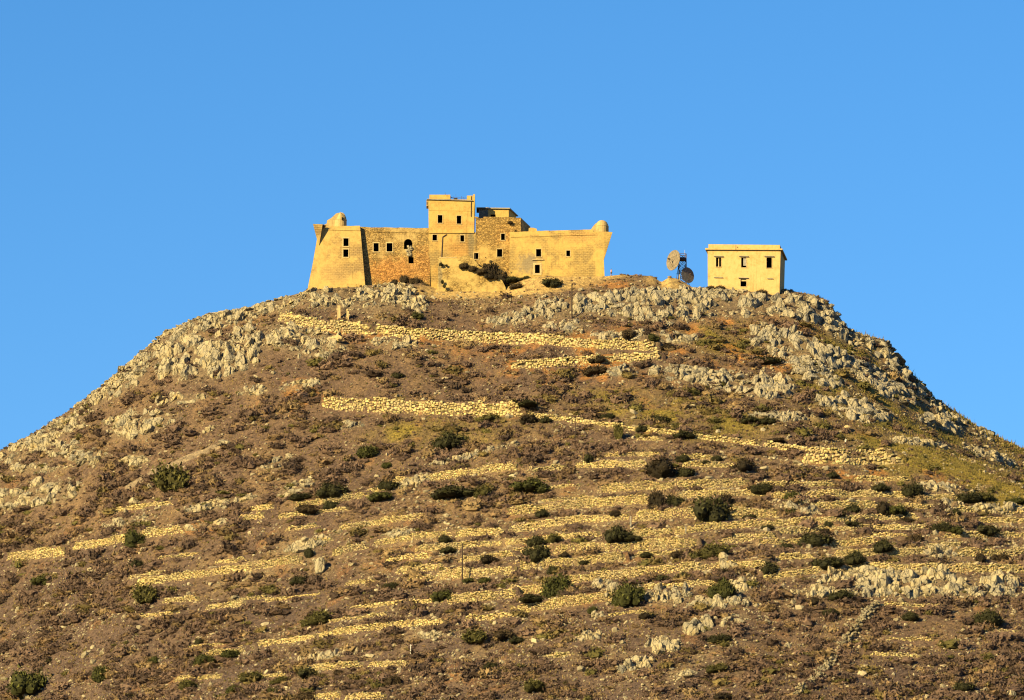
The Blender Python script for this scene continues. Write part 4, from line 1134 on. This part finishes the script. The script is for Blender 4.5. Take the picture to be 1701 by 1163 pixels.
pp = Plane(830, 361, 1006.5)
hh_ = [(814.8, 356.3, 823.3, 361.5)]
solid('penthouse', [(811, 376), (811, 347.6), (845, 347.8), (845, 376)], pp, 5, M_KEEP, fort, hh_, 2.2, ext=(.30, 1, 0))
window(hh_[0], pp, fort, surround=0, depth=2.1)
pq = Plane(800, 361, 1008.5)
solid('penthouse_wing', [(795.5, 376), (795.5, 347.4), (810.9, 347.4), (810.9, 376)], pq, 3, M_CONC, fort)
m = MB()
f = [pp.hit(808.5, 347.3), pp.hit(847, 347.6), pp.hit(847, 345.9), pp.hit(808.5, 345.6)]
m.prism([tuple(p - pp.back * .35) for p in f], [tuple(p + np.array([.30, 1, 0]) * 5.6) for p in f])
f = [pq.hit(791.5, 347.3), pq.hit(812, 347.3), pq.hit(812, 345.7), pq.hit(791.5, 345.7)]
m.prism([tuple(p - pq.back * .6) for p in f], [tuple(p + pq.back * 3) for p in f])
m.bar(pp.hit(823.5, 346) + pp.back, pp.hit(823.5, 342.5) + pp.back, .10, .06, 5)
m.build('flat_roof', M_ROOF, fort)

pw = Plane(930, 458, 1001.4, 0, .03)
wh = [(890.6, 414, 898.8, 426.5), (940.8, 416.3, 947, 425.8)]
dh = (888.6, 440, 896.6, 454)
solid('right_wing', [(846, 500), (846.5, 390), (847.5, 385.5), (878, 384.5), (878.3, 379.2), (881, 378.2), (886, 378.4), (891.5, 380), (891.8, 383.6), (985, 381), (985, 384.6), (1003, 385), (1003, 430.5), (1004.3, 458), (1005, 500)], pw, 12, M_WING, fort, wh + [dh], 2.6, jag=.05)
for h in wh: window(h, pw, fort, surround=1.3, depth=2.5)
dw = window(dh, pw, fort, 'doorway', 3.2, 2.5)
m = MB()
fa, fb, fc = pw.hit(1002.8, 384.6), pw.hit(1017.5, 385.2), pw.hit(1002.8, 432)
fa, fb, fc = fa - pw.back * .02, fb + pw.back * .25, fc - pw.back * .02
ga = fa + np.array([0, 3.2, 0]); gb = fa + np.array([.25, 3.0, 0]); gc = fc + np.array([0, .9, 0])
m.add([tuple(q) for q in (fa, fb, fc, ga, gb, gc)], [(0, 2, 1), (1, 2, 5, 4), (0, 1, 4, 3), (3, 4, 5), (0, 3, 5, 2)])
m.build('corner_spur', M_WING, fort)
band('cornice', [(848, 393.6), (988, 389.6)], .8, pw, .09, M_WING, fort)
band('door_head', [(884, 431.5), (903, 431)], 1.0, pw, .22, M_SURR, fort)
# right sentry turret: round drum with domed cap and a curved shoulder wall
def turret(name, cx, base, top, rpx, Y, mat, cut=None):
    p_ = at(cx, base, Y); s = mpp(Y); rr = rpx * s; H_ = (base - top) * s * 1.03
    loops = []
    for k, (f_, g_) in enumerate([(1, -.25), (1, .42), (1.03, .44), (1.03, .47), (.97, .50), (.90, .66), (.74, .82), (.48, .94), (.18, 1.0)]):
        L = []
        for i in range(20):
            a = 2 * math.pi * i / 20; q = rr * f_
            zz = p_[2] + H_ * g_
            if cut and g_ > .45:
                d = math.cos(a - cut[0]); zz = p_[2] + H_ * (g_ - max(0, d - .1) * cut[1] * g_ + .05 * math.sin(i * 5.1)); q *= 1 - max(0, d) * .25
            L.append((p_[0] + math.cos(a) * q, p_[1] + math.sin(a) * q, zz))
        loops.append(L)
    m = MB(); m.loft(loops); return m.build(name, mat, fort, smooth=False), p_, s
turret('sentry_turret', 1000, 386, 366, 11.2, 1003.2, M_TUR)
pt = Plane(995, 386, 1002.6)
solid('shoulder_wall', [(979, 388), (981, 382.2), (984, 377.5), (988, 372.6), (993, 368.7), (998, 366.8), (1001, 367), (1001, 388)], pt, 1.2, M_TUR, fort)
m = MB(); blockpx(m, 1005.3, 373.7, 1006.8, 376.7, Plane(1005, 386, 1002.2), .12, .3); m.build('turret_slit', M_DARK, fort)
# left sentry turret, half ruined
turret('sentry_turret', 565.5, 377, 353.2, 10.4, 1003.4, M_TUR, cut=(math.pi, .14))
pt2 = Plane(555, 377, 1002.9)
solid('shoulder_wall', [(529, 378), (536, 374.4), (542.5, 371.5), (543.5, 366), (550, 362.4), (555, 357.8), (558, 354.8), (562, 353.6), (566, 354), (567, 378)], pt2, 1.1, M_TUR, fort, jag=.12)
m = MB(); blockpx(m, 567.6, 361, 570.2, 366, Plane(568, 377, 1002.2), .05, .5); m.build('turret_slit', M_DARK, fort)

pr = Plane(780, 480, 998.9, 0, .06)
solid('ramp', [(722, 505), (727, 478), (728.5, 428.5), (759, 427.8), (761.5, 433), (771, 437), (788, 443), (806, 449), (824, 459), (834, 466), (840, 478), (842, 505)], pr, 3.4, M_RAMP, fort, jag=.05)
band('coping', [(729, 427.6), (759, 427)], 1.2, pr, .08, M_SURR, fort, .5)
pr2 = Plane(780, 480, 1000.9)
solid('ramp_parapet', [(757, 440), (762, 428), (770, 425), (778, 424.5), (787, 431), (796, 441), (810, 452), (810, 470), (757, 470)], pr2, .6, M_RAMP, fort, jag=.12)

# every part keeps its place under the root
for o_ in list(fort.children): o_.matrix_parent_inverse = ROOT_INV

# plants growing on the fort
for (x, y, w, h, Y, c, lab) in [
   (814, 470, 54, 44, 1001.5, 'k', 'large purplish dark bush growing against the fort wall behind the ramp'),
   (771, 445, 17, 11, 998.75, 'b', 'small brown bush at the head of the ramp wall, highest of its row'), (785, 449, 18, 9, 998.7, 'b', 'second brown bush down the sloping ramp wall'),
   (801, 454, 20, 10, 998.7, 'b', 'third brown bush down the sloping ramp wall'), (816, 462, 22, 13, 998.6, 'k', 'lowest dark bush on the sloping ramp wall beside the large purplish bush'),
   (853, 467, 30, 9, 1000.6, 'd', 'low dark hedge at the foot of the fort wall right of the ramp'), (873, 464, 12, 8, 1000.6, 'd', 'small dark tuft left of the fort doorway'), (880, 465, 7, 6, 1000.5, 'd', 'tiny dark tuft just below the fort doorway'),
   (733, 441, 7, 6, 998.7, 'd', 'little green plant high on the left edge of the ramp wall'), (741, 442, 5, 4, 998.75, 'd', 'tiny plant right of the little green plant on the ramp wall'), (734, 470, 6, 7, 998.35, 'd', 'small dark plant near the bottom left of the ramp wall'), (737, 477, 6, 6, 998.2, 'd', 'small dark plant lowest at the left foot of the ramp wall'),
   (848, 371, 9, 5, 1001.95, 'b', 'small brown plant sprouting near the top of the middle block'), (857, 386, 4, 5, 1002.0, 'b', 'tiny plant on the right edge of the middle block'),
   (536, 377, 9, 5, 1001.2, 'b', 'small brown plant on the bastion top beside the ruined turret'),
   (672, 468, 16, 14, 1000.6, 'b', 'brown bush at the foot of the orange curtain wall'), (690, 472, 20, 14, 1000.4, 'b', 'brown bush at the curtain wall foot left of the ramp'), (655, 474, 18, 12, 1000.4, 'k', 'dark bush on the rocks below the orange curtain wall'), (705, 480, 14, 12, 1000.2, 'b', 'brown bush nearest the lower left corner of the ramp')]:
    p = at(x, y, Y); s = mpp(Y); W, Hh = w * s, h * s
    root = empty('shrub', p); root.rotation_euler = (0, 0, rb.uniform(-.6, .6))
    f = link('foliage', VAR[c][rb.randrange(4)], root); f.scale = (W, W * .7, Hh)
    st = link('stem', STEM_ME, root); st.scale = (W, W * .7, Hh)
    tag(root, lab, 'bush', 'plants growing on and against the fort')

# ------------------------------------------------------------------ the square house
ph = Plane(1175, 478, 1001.2, 9.5)
house = empty('stone_house', ph.hit(1238, 478)); tag(house, 'square ochre two storey house with flat roof standing alone on the summit', 'house')
HINV = Matrix.Translation(-house.location)
uw = [(1189.4, 428, 1197.8, 443.3), (1231.3, 428, 1239.6, 444.3), (1273.3, 428, 1282, 445.2)]
hd = (1230.2, 463.5, 1239.6, 476)
solid('wall', [(1175.8, 492), (1175.4, 415.2), (1296.7, 415.8), (1294.6, 492)], ph, 7.6, M_HOUSE, house, uw + [hd], 2.6)
for k, h in enumerate(uw):
    w = window(h, ph, house, surround=.8, depth=2.5)
    b = MB(); x0, y0, x1, y1 = h
    if k == 0:
        blockpx(b, 1192.8, 428.2, 1194.2, 443, ph, -.25, .32); b.build('shutter', M_SURR, w)
    if k == 1:
        blockpx(b, 1234.5, 428.2, 1239.4, 441, ph, -.2, .26); b.build('shutter', M_CONC, w)
    band('hood', [(x0 - 3.4, y0 - 2.6), (x1 + 3.6, y0 - 2.4)], 1.2, ph, .34, M_ROOF, house)
for (a, b_, y) in ((1186, 1200.6, 460.6), (1274.6, 1284, 462.4)): band('hood', [(a, y), (b_, y + .2)], 1.0, ph, .26, M_ROOF, house)
dw = window(hd, ph, house, 'doorway', .8, 2.5)
band('hood', [(1226.5, 461.2), (1243, 461.6)], 1.2, ph, .34, M_ROOF, house)
m = MB(); blockpx(m, 1231.2, 463.7, 1239.4, 466.8, ph, -.2, .28); m.build('door_panel', M_SURR, dw)
def ringbox(name, x0, y0, x1, y1, out, mat, parent):
    a, b = ph.hit(x0, y1), ph.hit(x1, y1 + .8); za, zb_ = ph.hit(x0, y0)[2], ph.hit(x1, y0 + 1.2)[2]
    side = (b - a) * np.array([1, 1, 0]); side /= np.linalg.norm(side)
    c = [a - ph.back * out - side * out, b - ph.back * out + side * out, b + ph.back * (7.6 + out) + side * out, a + ph.back * (7.6 + out) - side * out]
    m = MB(); m.hexa([tuple(p) for p in c] + [(p[0], p[1], z_) for p, z_ in zip(c, (za, zb_, zb_, za))]); return m.build(name, mat, parent)
ringbox('cornice', 1175.4, 412.8, 1296.6, 415.4, .42, M_HOUSE, house)
ringbox('parapet', 1177, 405.8, 1295.5, 412.7, .02, M_HOUSE, house)
m = MB(); blockpx(m, 1222.3, 408, 1223.2, 416, ph, .47, -.44); m.bar(ph.hit(1262, 406) + ph.back * 2, ph.hit(1262.8, 401.8) + ph.back * 2, .05, .03, 4); m.build('roof_spout', M_METAL, house)
for o_ in list(house.children): o_.matrix_parent_inverse = HINV

# ------------------------------------------------------------------ radio mast with two dishes
MY = 1003.0
mb = at(1134, 476, MY); mast = empty('radio_mast', mb); tag(mast, 'lattice radio mast with two large dish antennas between the fort and the house', 'radio mast')
MINV = Matrix.Translation(-mast.location); sm = mpp(MY)
m = MB(); hw = 6 * sm; ztop = at(1134, 423, MY)[2]; zbot = mb[2] - .5
cs = [(mb[0] - hw, MY - hw), (mb[0] + hw, MY - hw), (mb[0] + hw, MY + hw), (mb[0] - hw, MY + hw)]
for (x, y) in cs: m.bar((x, y, zbot), (x, y, ztop), .10, .09, 6)
nz = 6
for k in range(nz):
    z0 = zbot + (ztop - zbot) * k / nz; z1 = zbot + (ztop - zbot) * (k + 1) / nz
    for i in range(4):
        a, b = cs[i], cs[(i + 1) % 4]
        m.bar((*a, z0), (*b, z1), .055, .055, 4); m.bar((*b, z0), (*a, z1), .055, .055, 4); m.bar((*a, z1), (*b, z1), .065, .065, 4)
m.box((mb[0] - hw * 1.1, MY - hw * 1.1, ztop - 1.15), (mb[0] + hw * 1.1, MY + hw * 1.1, ztop - .75))
m.bar((mb[0] - hw, MY, ztop - 1.3), (mb[0] - hw * 2.6, MY - .5, ztop - 1.2), .12, .10, 6); m.bar((mb[0] - hw, MY, ztop - 2.6), (mb[0] - hw * 2.3, MY - .4, ztop - 1.8), .06, .06, 6)
for (dx, dz) in ((-13, 5.2), (-9, 3.6), (9.5, 4.2), (13, 2.6)):
    m.bar((mb[0] + dx * sm, MY - .6, zbot), (mb[0] + (hw if dx > 0 else -hw), MY, zbot + dz), .06, .06, 5)
for dz in (1.2, 2.1, 3.0): m.bar((mb[0] - hw * 1.9, MY - .4, zbot + dz), (mb[0] + hw * 1.8, MY - .3, zbot + dz + .2), .05, .05, 4)
m.build('lattice_frame', M_METAL, mast)
m = MB(); p_ = at(1137.5, 424, MY); m.bar(p_, p_ + np.array([0, 0, 1.1]), .035, .02, 5); m.build('whip_antenna', M_WHITE, mast)
m = MB(); p_ = at(1129.2, 472, MY - hw - .15); m.bar(p_, p_ + np.array([0, 0, 2.9]), .05, .05, 6); m.build('cable_pipe', M_WHITE, mast)
def dish(px, py, Y, dia, nrm, mat):
    c = Vector(at(px, py, Y)); n_ = Vector(nrm).normalized(); u = n_.cross(Vector((0, 0, 1))).normalized(); w = u.cross(n_).normalized()
    rr = dia * sm / 2; m = MB(); dep = rr * .42; rings = []
    prof = [(.06, -1), (.35, -.88), (.62, -.62), (.84, -.30), (1, 0)]
    out = [(q * 1.0, d - .06) for q, d in prof]
    for (q, d) in prof[::-1]: rings.append((q, d))
    for (q, d) in out: rings.append((q * 1.01, d))
    loops = [[c + (u * math.cos(2 * math.pi * i / 28) + w * math.sin(2 * math.pi * i / 28)) * rr * q + n_ * dep * d for i in range(28)] for q, d in rings]
    m.loft(loops)
    d_ = m.build('dish_antenna', mat, mast)
    f = MB(); fp = c + n_ * rr * .55
    for i in range(3):
        a = 2.1 * i + .5; f.bar(c + (u * math.cos(a) + w * math.sin(a)) * rr * .82 - n_ * dep * .3, fp, .03, .03, 5)
    f.bar(fp - n_ * .25, fp + n_ * .2, .16, .12, 8); f.build('feed_horn', M_METAL, d_)
    g = MB()
    for i in range(12):                         # ribs on the back and the grid lines on the face
        a = 2 * math.pi * i / 12; e = u * math.cos(a) + w * math.sin(a)
        g.bar(c + e * rr * .1 - n_ * dep * 1.12, c + e * rr * 1.0 - n_ * dep * .08, .035, .03, 4)
        g.bar(c + e * rr * .10 - n_ * dep * .97, c + e * rr * .60 - n_ * dep * .60, .02, .02, 4); g.bar(c + e * rr * .60 - n_ * dep * .60, c + e * rr * .98 - n_ * dep * .0, .02, .02, 4)
    g.build('rib_frame', M_METAL, d_)
    return d_
dish(1118, 432.3, MY - 1.6, 35, (-.78, -.60, .08), M_DISH)
dish(1142.5, 457, MY - .9, 27, (.60, -.79, .04), M_DISH2)
for o_ in list(mast.children): o_.matrix_parent_inverse = MINV

# ------------------------------------------------------------------ posts and poles
def post(name, px, ytop, ybot, wpx, mat, label, cat, wood=True, cap=None):
    p = cast([px], [ybot])[0]; s = mpp(p[1]); hgt = (ybot - ytop) * s * 1.03; w = wpx * s / 2
    m = MB()
    if wood:
        m.bar((0, 0, -.4), (0, 0, hgt * .55), w * 1.15, w, 8); m.bar((0, 0, hgt * .55), (.03, 0, hgt), w, w * .75, 8); m.bar((-.02, 0, hgt * .97), (.08, 0, hgt * 1.0), w * 1.1, w * .9, 6)
        m.bar((-.16, 0, hgt * .93), (.2, 0, hgt * .93), .05, .05, 5)
    else:
        m.hexa([(-w, -w, -.4), (w, -w, -.4), (w, w, -.4), (-w, w, -.4), (-w * .92, -w * .9, hgt), (w * .9, -w * .92, hgt * .985), (w * .92, w * .9, hgt), (-w * .9, w * .9, hgt * .99)])
        if cap: m.loft([[(math.cos(a) * w * q, math.sin(a) * w * q, hgt * 1.003 + z) for a in np.linspace(0, 6.28, 9)[:-1]] for q, z in ((.9, 0), (1.25, w * .5), (1.2, w * 1.3), (.5, w * 1.9))])
    o = m.build(name, mat); o.location = p; tag(o, label, cat); return o
post('gate_post', 563, 508, 529, 5.4, M_SURR, 'left gate post, the taller pale stone pillar on the path below the bastion', 'gate post', False)
post('gate_post', 577.5, 517, 530, 4, M_SURR, 'right gate post, shorter pale pillar with round top on the path', 'gate post', False, True)
post('wooden_pole', 950, 471, 529, 2.2, M_POLE, 'dark wooden pole standing among rocks below the right wing of the fortress', 'pole')
post('wooden_pole', 768, 904, 969, 2.2, M_POLE, 'tall lone dark pole among the lower terraces', 'pole')
post('wooden_pole', 956, 694, 737, 1.3, M_POLE, 'thin faint pole on the scrubby middle slope below the thin path wall', 'pole')
post('concrete_post', 1047.5, 858, 875, 2.6, M_CONC, 'short grey concrete post on a terrace edge beside a dark round bush', 'post', False)
post('concrete_post', 1139, 875, 886, 2.4, M_CONC, 'stubby grey post in a terrace wall below the biggest terrace bush', 'post', False)
post('wooden_stake', 682, 1072, 1093, 1.5, M_WHITE, 'thin white stake in the scrub near the bottom', 'stake')
post('wooden_stake', 686, 1033, 1046, 1.4, M_POLE, 'thin dark stake in front of the long low terrace wall near the bottom', 'stake')
# isolated boulders one can point to
def boulder(px, py, wpx, hpx, seed, label, mat=M_ROCK):
    p = cast([px], [py])[0]; s = mpp(p[1])
    V, F = rock(3, seed, 14, .14, .5)
    o = link('boulder', mesh_np('boulder', V * np.array([wpx * s * .58, wpx * s * .5, hpx * s * .60]) + np.array([0, 0, hpx * s * .42]), F, mat)); o.location = p
    tag(o, label, 'boulder'); return o
boulder(530, 951, 20, 26, 501, 'pale pointed boulder like a spire on the left terraces')
boulder(1102, 789, 7, 9, 502, 'small pale squared block in front of a dark bush on the upper terraces', M_SURR)
boulder(1406, 717, 13, 11, 503, 'single yellowish boulder on the grass above the walking person', M_SURR)
boulder(374, 742, 22, 13, 504, 'grey boulder at the upper end of the pale track on the left')
boulder(223, 838, 20, 12, 505, 'pale boulder at the lower end of the track left of the olive bush')
boulder(1142, 1127, 20, 13, 506, 'cream boulder alone in the scrub near the bottom right of centre')
boulder(560, 568, 20, 12, 507, 'yellowish boulder under the gate posts below the rough wall', M_SURR)
boulder(676, 571, 14, 15, 508, 'pale squat boulder in front of the long path wall')
boulder(1680, 1160, 16, 13, 509, 'pale boulder in the bottom right corner')
boulder(345, 718, 10, 9, 510, 'small round grey boulder on the scrub above the pale track')
boulder(1413, 834, 14, 8, 511, 'pale flat boulder with a shadowed right end between two terraces')

# ------------------------------------------------------------------ people
def person(p, face, height, shirt, shorts, label, stride=.16, bag=None, hair=(.03, .02, .015), skin=(.42, .26, .17)):
    root = empty('person', p); root.rotation_euler = (0, 0, face)
    k = height / 1.75
    SK = mat_plain('skin_tone', skin, .6, 0, .08); SH = mat_plain('shirt_cloth', shirt, .85, 0, .08); PT = mat_plain('shorts_cloth', shorts, .85, 0, .1); HR = mat_plain('hair_colour', hair, .7, 0, .2)
    def grow(name, vs, es, rad, mat):
        me = bpy.data.meshes.new(name); me.from_pydata([tuple(c * k for c in v) for v in vs], es, [])
        o = bpy.data.objects.new(name, me); COL.objects.link(o)
        md = o.modifiers.new('s', 'SKIN'); md.use_smooth_shade = True
        for i, q in enumerate(me.skin_vertices[0].data):
            q.radius = (rad[i][0] * k, rad[i][1] * k) if isinstance(rad[i], tuple) else (rad[i] * k, rad[i] * k); q.use_root = (i == 0)
        sb_ = o.modifiers.new('u', 'SUBSURF'); sb_.levels = 1; sb_.render_levels = 1
        dg = bpy.context.evaluated_depsgraph_get(); dg.update()
        nm = bpy.data.meshes.new_from_object(o.evaluated_get(dg)); o.modifiers.clear(); o.data = nm
        nm.materials.clear(); nm.materials.append(mat); nm.polygons.foreach_set('use_smooth', [True] * len(nm.polygons)); o.parent = root
        return o
    s = stride                                  # +X is forward
    vs = [(0, 0, .95), (0, 0, 1.12), (.01, 0, 1.32), (.01, 0, 1.46), (.02, 0, 1.55), (.035, 0, 1.64), (.03, 0, 1.70)]; rad = [(.15, .11), (.14, .10), (.17, .11), (.10, .08), .055, (.075, .092), (.06, .07)]
    es = [(i, i + 1) for i in range(6)]
    vs.append((.115, 0, 1.625)); rad.append(.014); es.append((5, 7))          # nose
    for sd_ in (-1, 1):
        b = len(vs); f = s * sd_
        vs += [(0, sd_ * .10, .90), (f * .9 + .05, sd_ * .10, .50), (f * 1.4 - (.06 if f < 0 else 0), sd_ * .10, .09), (f * 1.4 + .16 - (.06 if f < 0 else 0), sd_ * .11, .035)]
        rad += [.09, .058, .04, .036]; es += [(0, b), (b, b + 1), (b + 1, b + 2), (b + 2, b + 3)]
        b = len(vs); g = -f
        hx, hz = g * 1.1 + .10, .88
        vs += [(0, sd_ * .19, 1.41), (g * .5 - .02, sd_ * .24, 1.14), (hx - .03, sd_ * .25, .94), (hx, sd_ * .25, hz)]
        rad += [.055, .042, .028, (.022, .040)]; es += [(3, b), (b, b + 1), (b + 1, b + 2), (b + 2, b + 3)]
        for q in range(4):                      # fingers, slightly curled, of different lengths
            c = len(vs); L = (.075, .085, .080, .062)[q]; o0 = (q - 1.5) * .021
            vs += [(hx + .01 + o0, sd_ * .25, hz - .05), (hx + .02 + o0, sd_ * .245, hz - .05 - L * .6), (hx + .01 + o0, sd_ * .228, hz - .05 - L)]
            rad += [.010, .009, .008]; es += [(b + 3, c), (c, c + 1), (c + 1, c + 2)]
        c = len(vs); vs += [(hx + .045, sd_ * .235, hz - .01), (hx + .06, sd_ * .225, hz - .05)]; rad += [.011, .009]; es += [(b + 3, c), (c, c + 1)]
    grow('body', vs, es, rad, SK)
    f = s
    grow('shirt', [(0, 0, .90), (0, 0, 1.12), (.01, 0, 1.33), (.01, 0, 1.455), (0, .2, 1.41), (f * -.3 - .01, .235, 1.24), (0, -.2, 1.41), (f * .3 - .01, -.235, 1.24)], [(0, 1), (1, 2), (2, 3), (3, 4), (4, 5), (3, 6), (6, 7)],
         [(.185, .145), (.175, .135), (.20, .14), (.115, .095), .078, .075, .078, .075], SH)
    grow('shorts', [(0, 0, .93), (0, .10, .86), (f * .8 + .03, .105, .56), (0, -.10, .86), (-f * .8 + .03, -.105, .56)], [(0, 1), (1, 2), (0, 3), (3, 4)], [(.17, .13), .115, .085, .115, .085], PT)
    hv, hf = ICO[2]; hv = hv.copy(); m_ = hv[:, 2] < -.15; hv[m_, 2] = -.15 + (hv[m_, 2] + .15) * .35
    o = link('hair', mesh_np('hair', (hv * np.array([.098, .088, .095]) + np.array([.012, 0, 1.675])) * k, hf, HR, smooth=True), root)
    ear = MB()
    for sd_ in (-1, 1): ear.bar((.025 * k, sd_ * .075 * k, 1.60 * k), (.02 * k, sd_ * .09 * k, 1.65 * k), .014 * k, .018 * k, 6)
    ear.build('ears', SK, root)
    if bag:
        BG = mat_plain('backpack_cloth', bag, .8, 0, .2); m = MB()
        m.loft([[(x * k, y * k, z * k) for x, y in ((-.13 - q, -.14 * w_), (-.13 - q, .14 * w_), (-.12, .16 * w_), (-.12, -.16 * w_))] for z, q, w_ in ((.98, .10, .85), (1.06, .17, 1), (1.28, .16, 1), (1.42, .09, .9), (1.46, .03, .7))])
        for sd_ in (-1, 1): m.bar((-.11 * k, sd_ * .10 * k, 1.45 * k), (.13 * k, sd_ * .10 * k, 1.36 * k), .022 * k, .02 * k, 5); m.bar((.13 * k, sd_ * .10 * k, 1.36 * k), (-.10 * k, sd_ * .13 * k, 1.06 * k), .02 * k, .02 * k, 5)
        m.build('backpack', BG, root)
    tag(root, label, 'person'); return root
p = cast([1405], [744])[0]
p[2] = H(p[0], p[1]); person(p, R(205), 1.85, (.80, .78, .74), (.035, .025, .03), 'person in white top with dark backpack and shorts walking along the path', bag=(.02, .018, .02))
yy = 1001.6; p = at(1015.5, 452, yy); p[2] = float(H(p[0], yy)) - .02
person(p, R(190), 1.65, (.62, .36, .42), (.10, .11, .18), 'person in pink top seen on the crest beside the right end of the fortress', stride=.05)

# the pale track across the left slope
qx = np.linspace(208, 378, 60); qy = np.interp(qx, [205, 250, 310, 378], [815, 788, 762, 735])
q = cast(qx, qy); d_ = np.gradient(q[:, :2], axis=0); d_ /= np.linalg.norm(d_, axis=1)[:, None]; nn_ = np.stack([-d_[:, 1], d_[:, 0]], 1)
rows = []
for o_ in np.linspace(-1, 1, 7):
    xy = q[:, :2] + nn_ * o_ * .9; rows.append(np.c_[xy, H(xy[:, 0], xy[:, 1]) + .22 - .3 * o_ ** 4])
V = np.concatenate(rows); n_ = len(q); idx_ = np.arange(7 * n_).reshape(7, n_)
F = np.stack([idx_[:-1, :-1], idx_[:-1, 1:], idx_[1:, 1:], idx_[1:, :-1]], -1).reshape(-1, 4)
o = link('path', mesh_np('path', V, F, M_TERR, np.broadcast_to(np.array([.27, .215, .15]), V.shape), smooth=True)); tag(o, kind='structure')

# ------------------------------------------------------------------ real-world albedos: every tone above is a picture tone, scaled to a base colour here
ALB = .50
for m_ in bpy.data.materials:
    nt_ = m_.node_tree; b_ = nt_.nodes.get('Principled BSDF')
    ln = b_.inputs['Base Color'].links
    if ln:
        src = ln[0].from_socket
        nt_.links.new(mix(nt_, 1.0, src, (ALB, ALB, ALB), 'MULTIPLY'), b_.inputs['Base Color'])
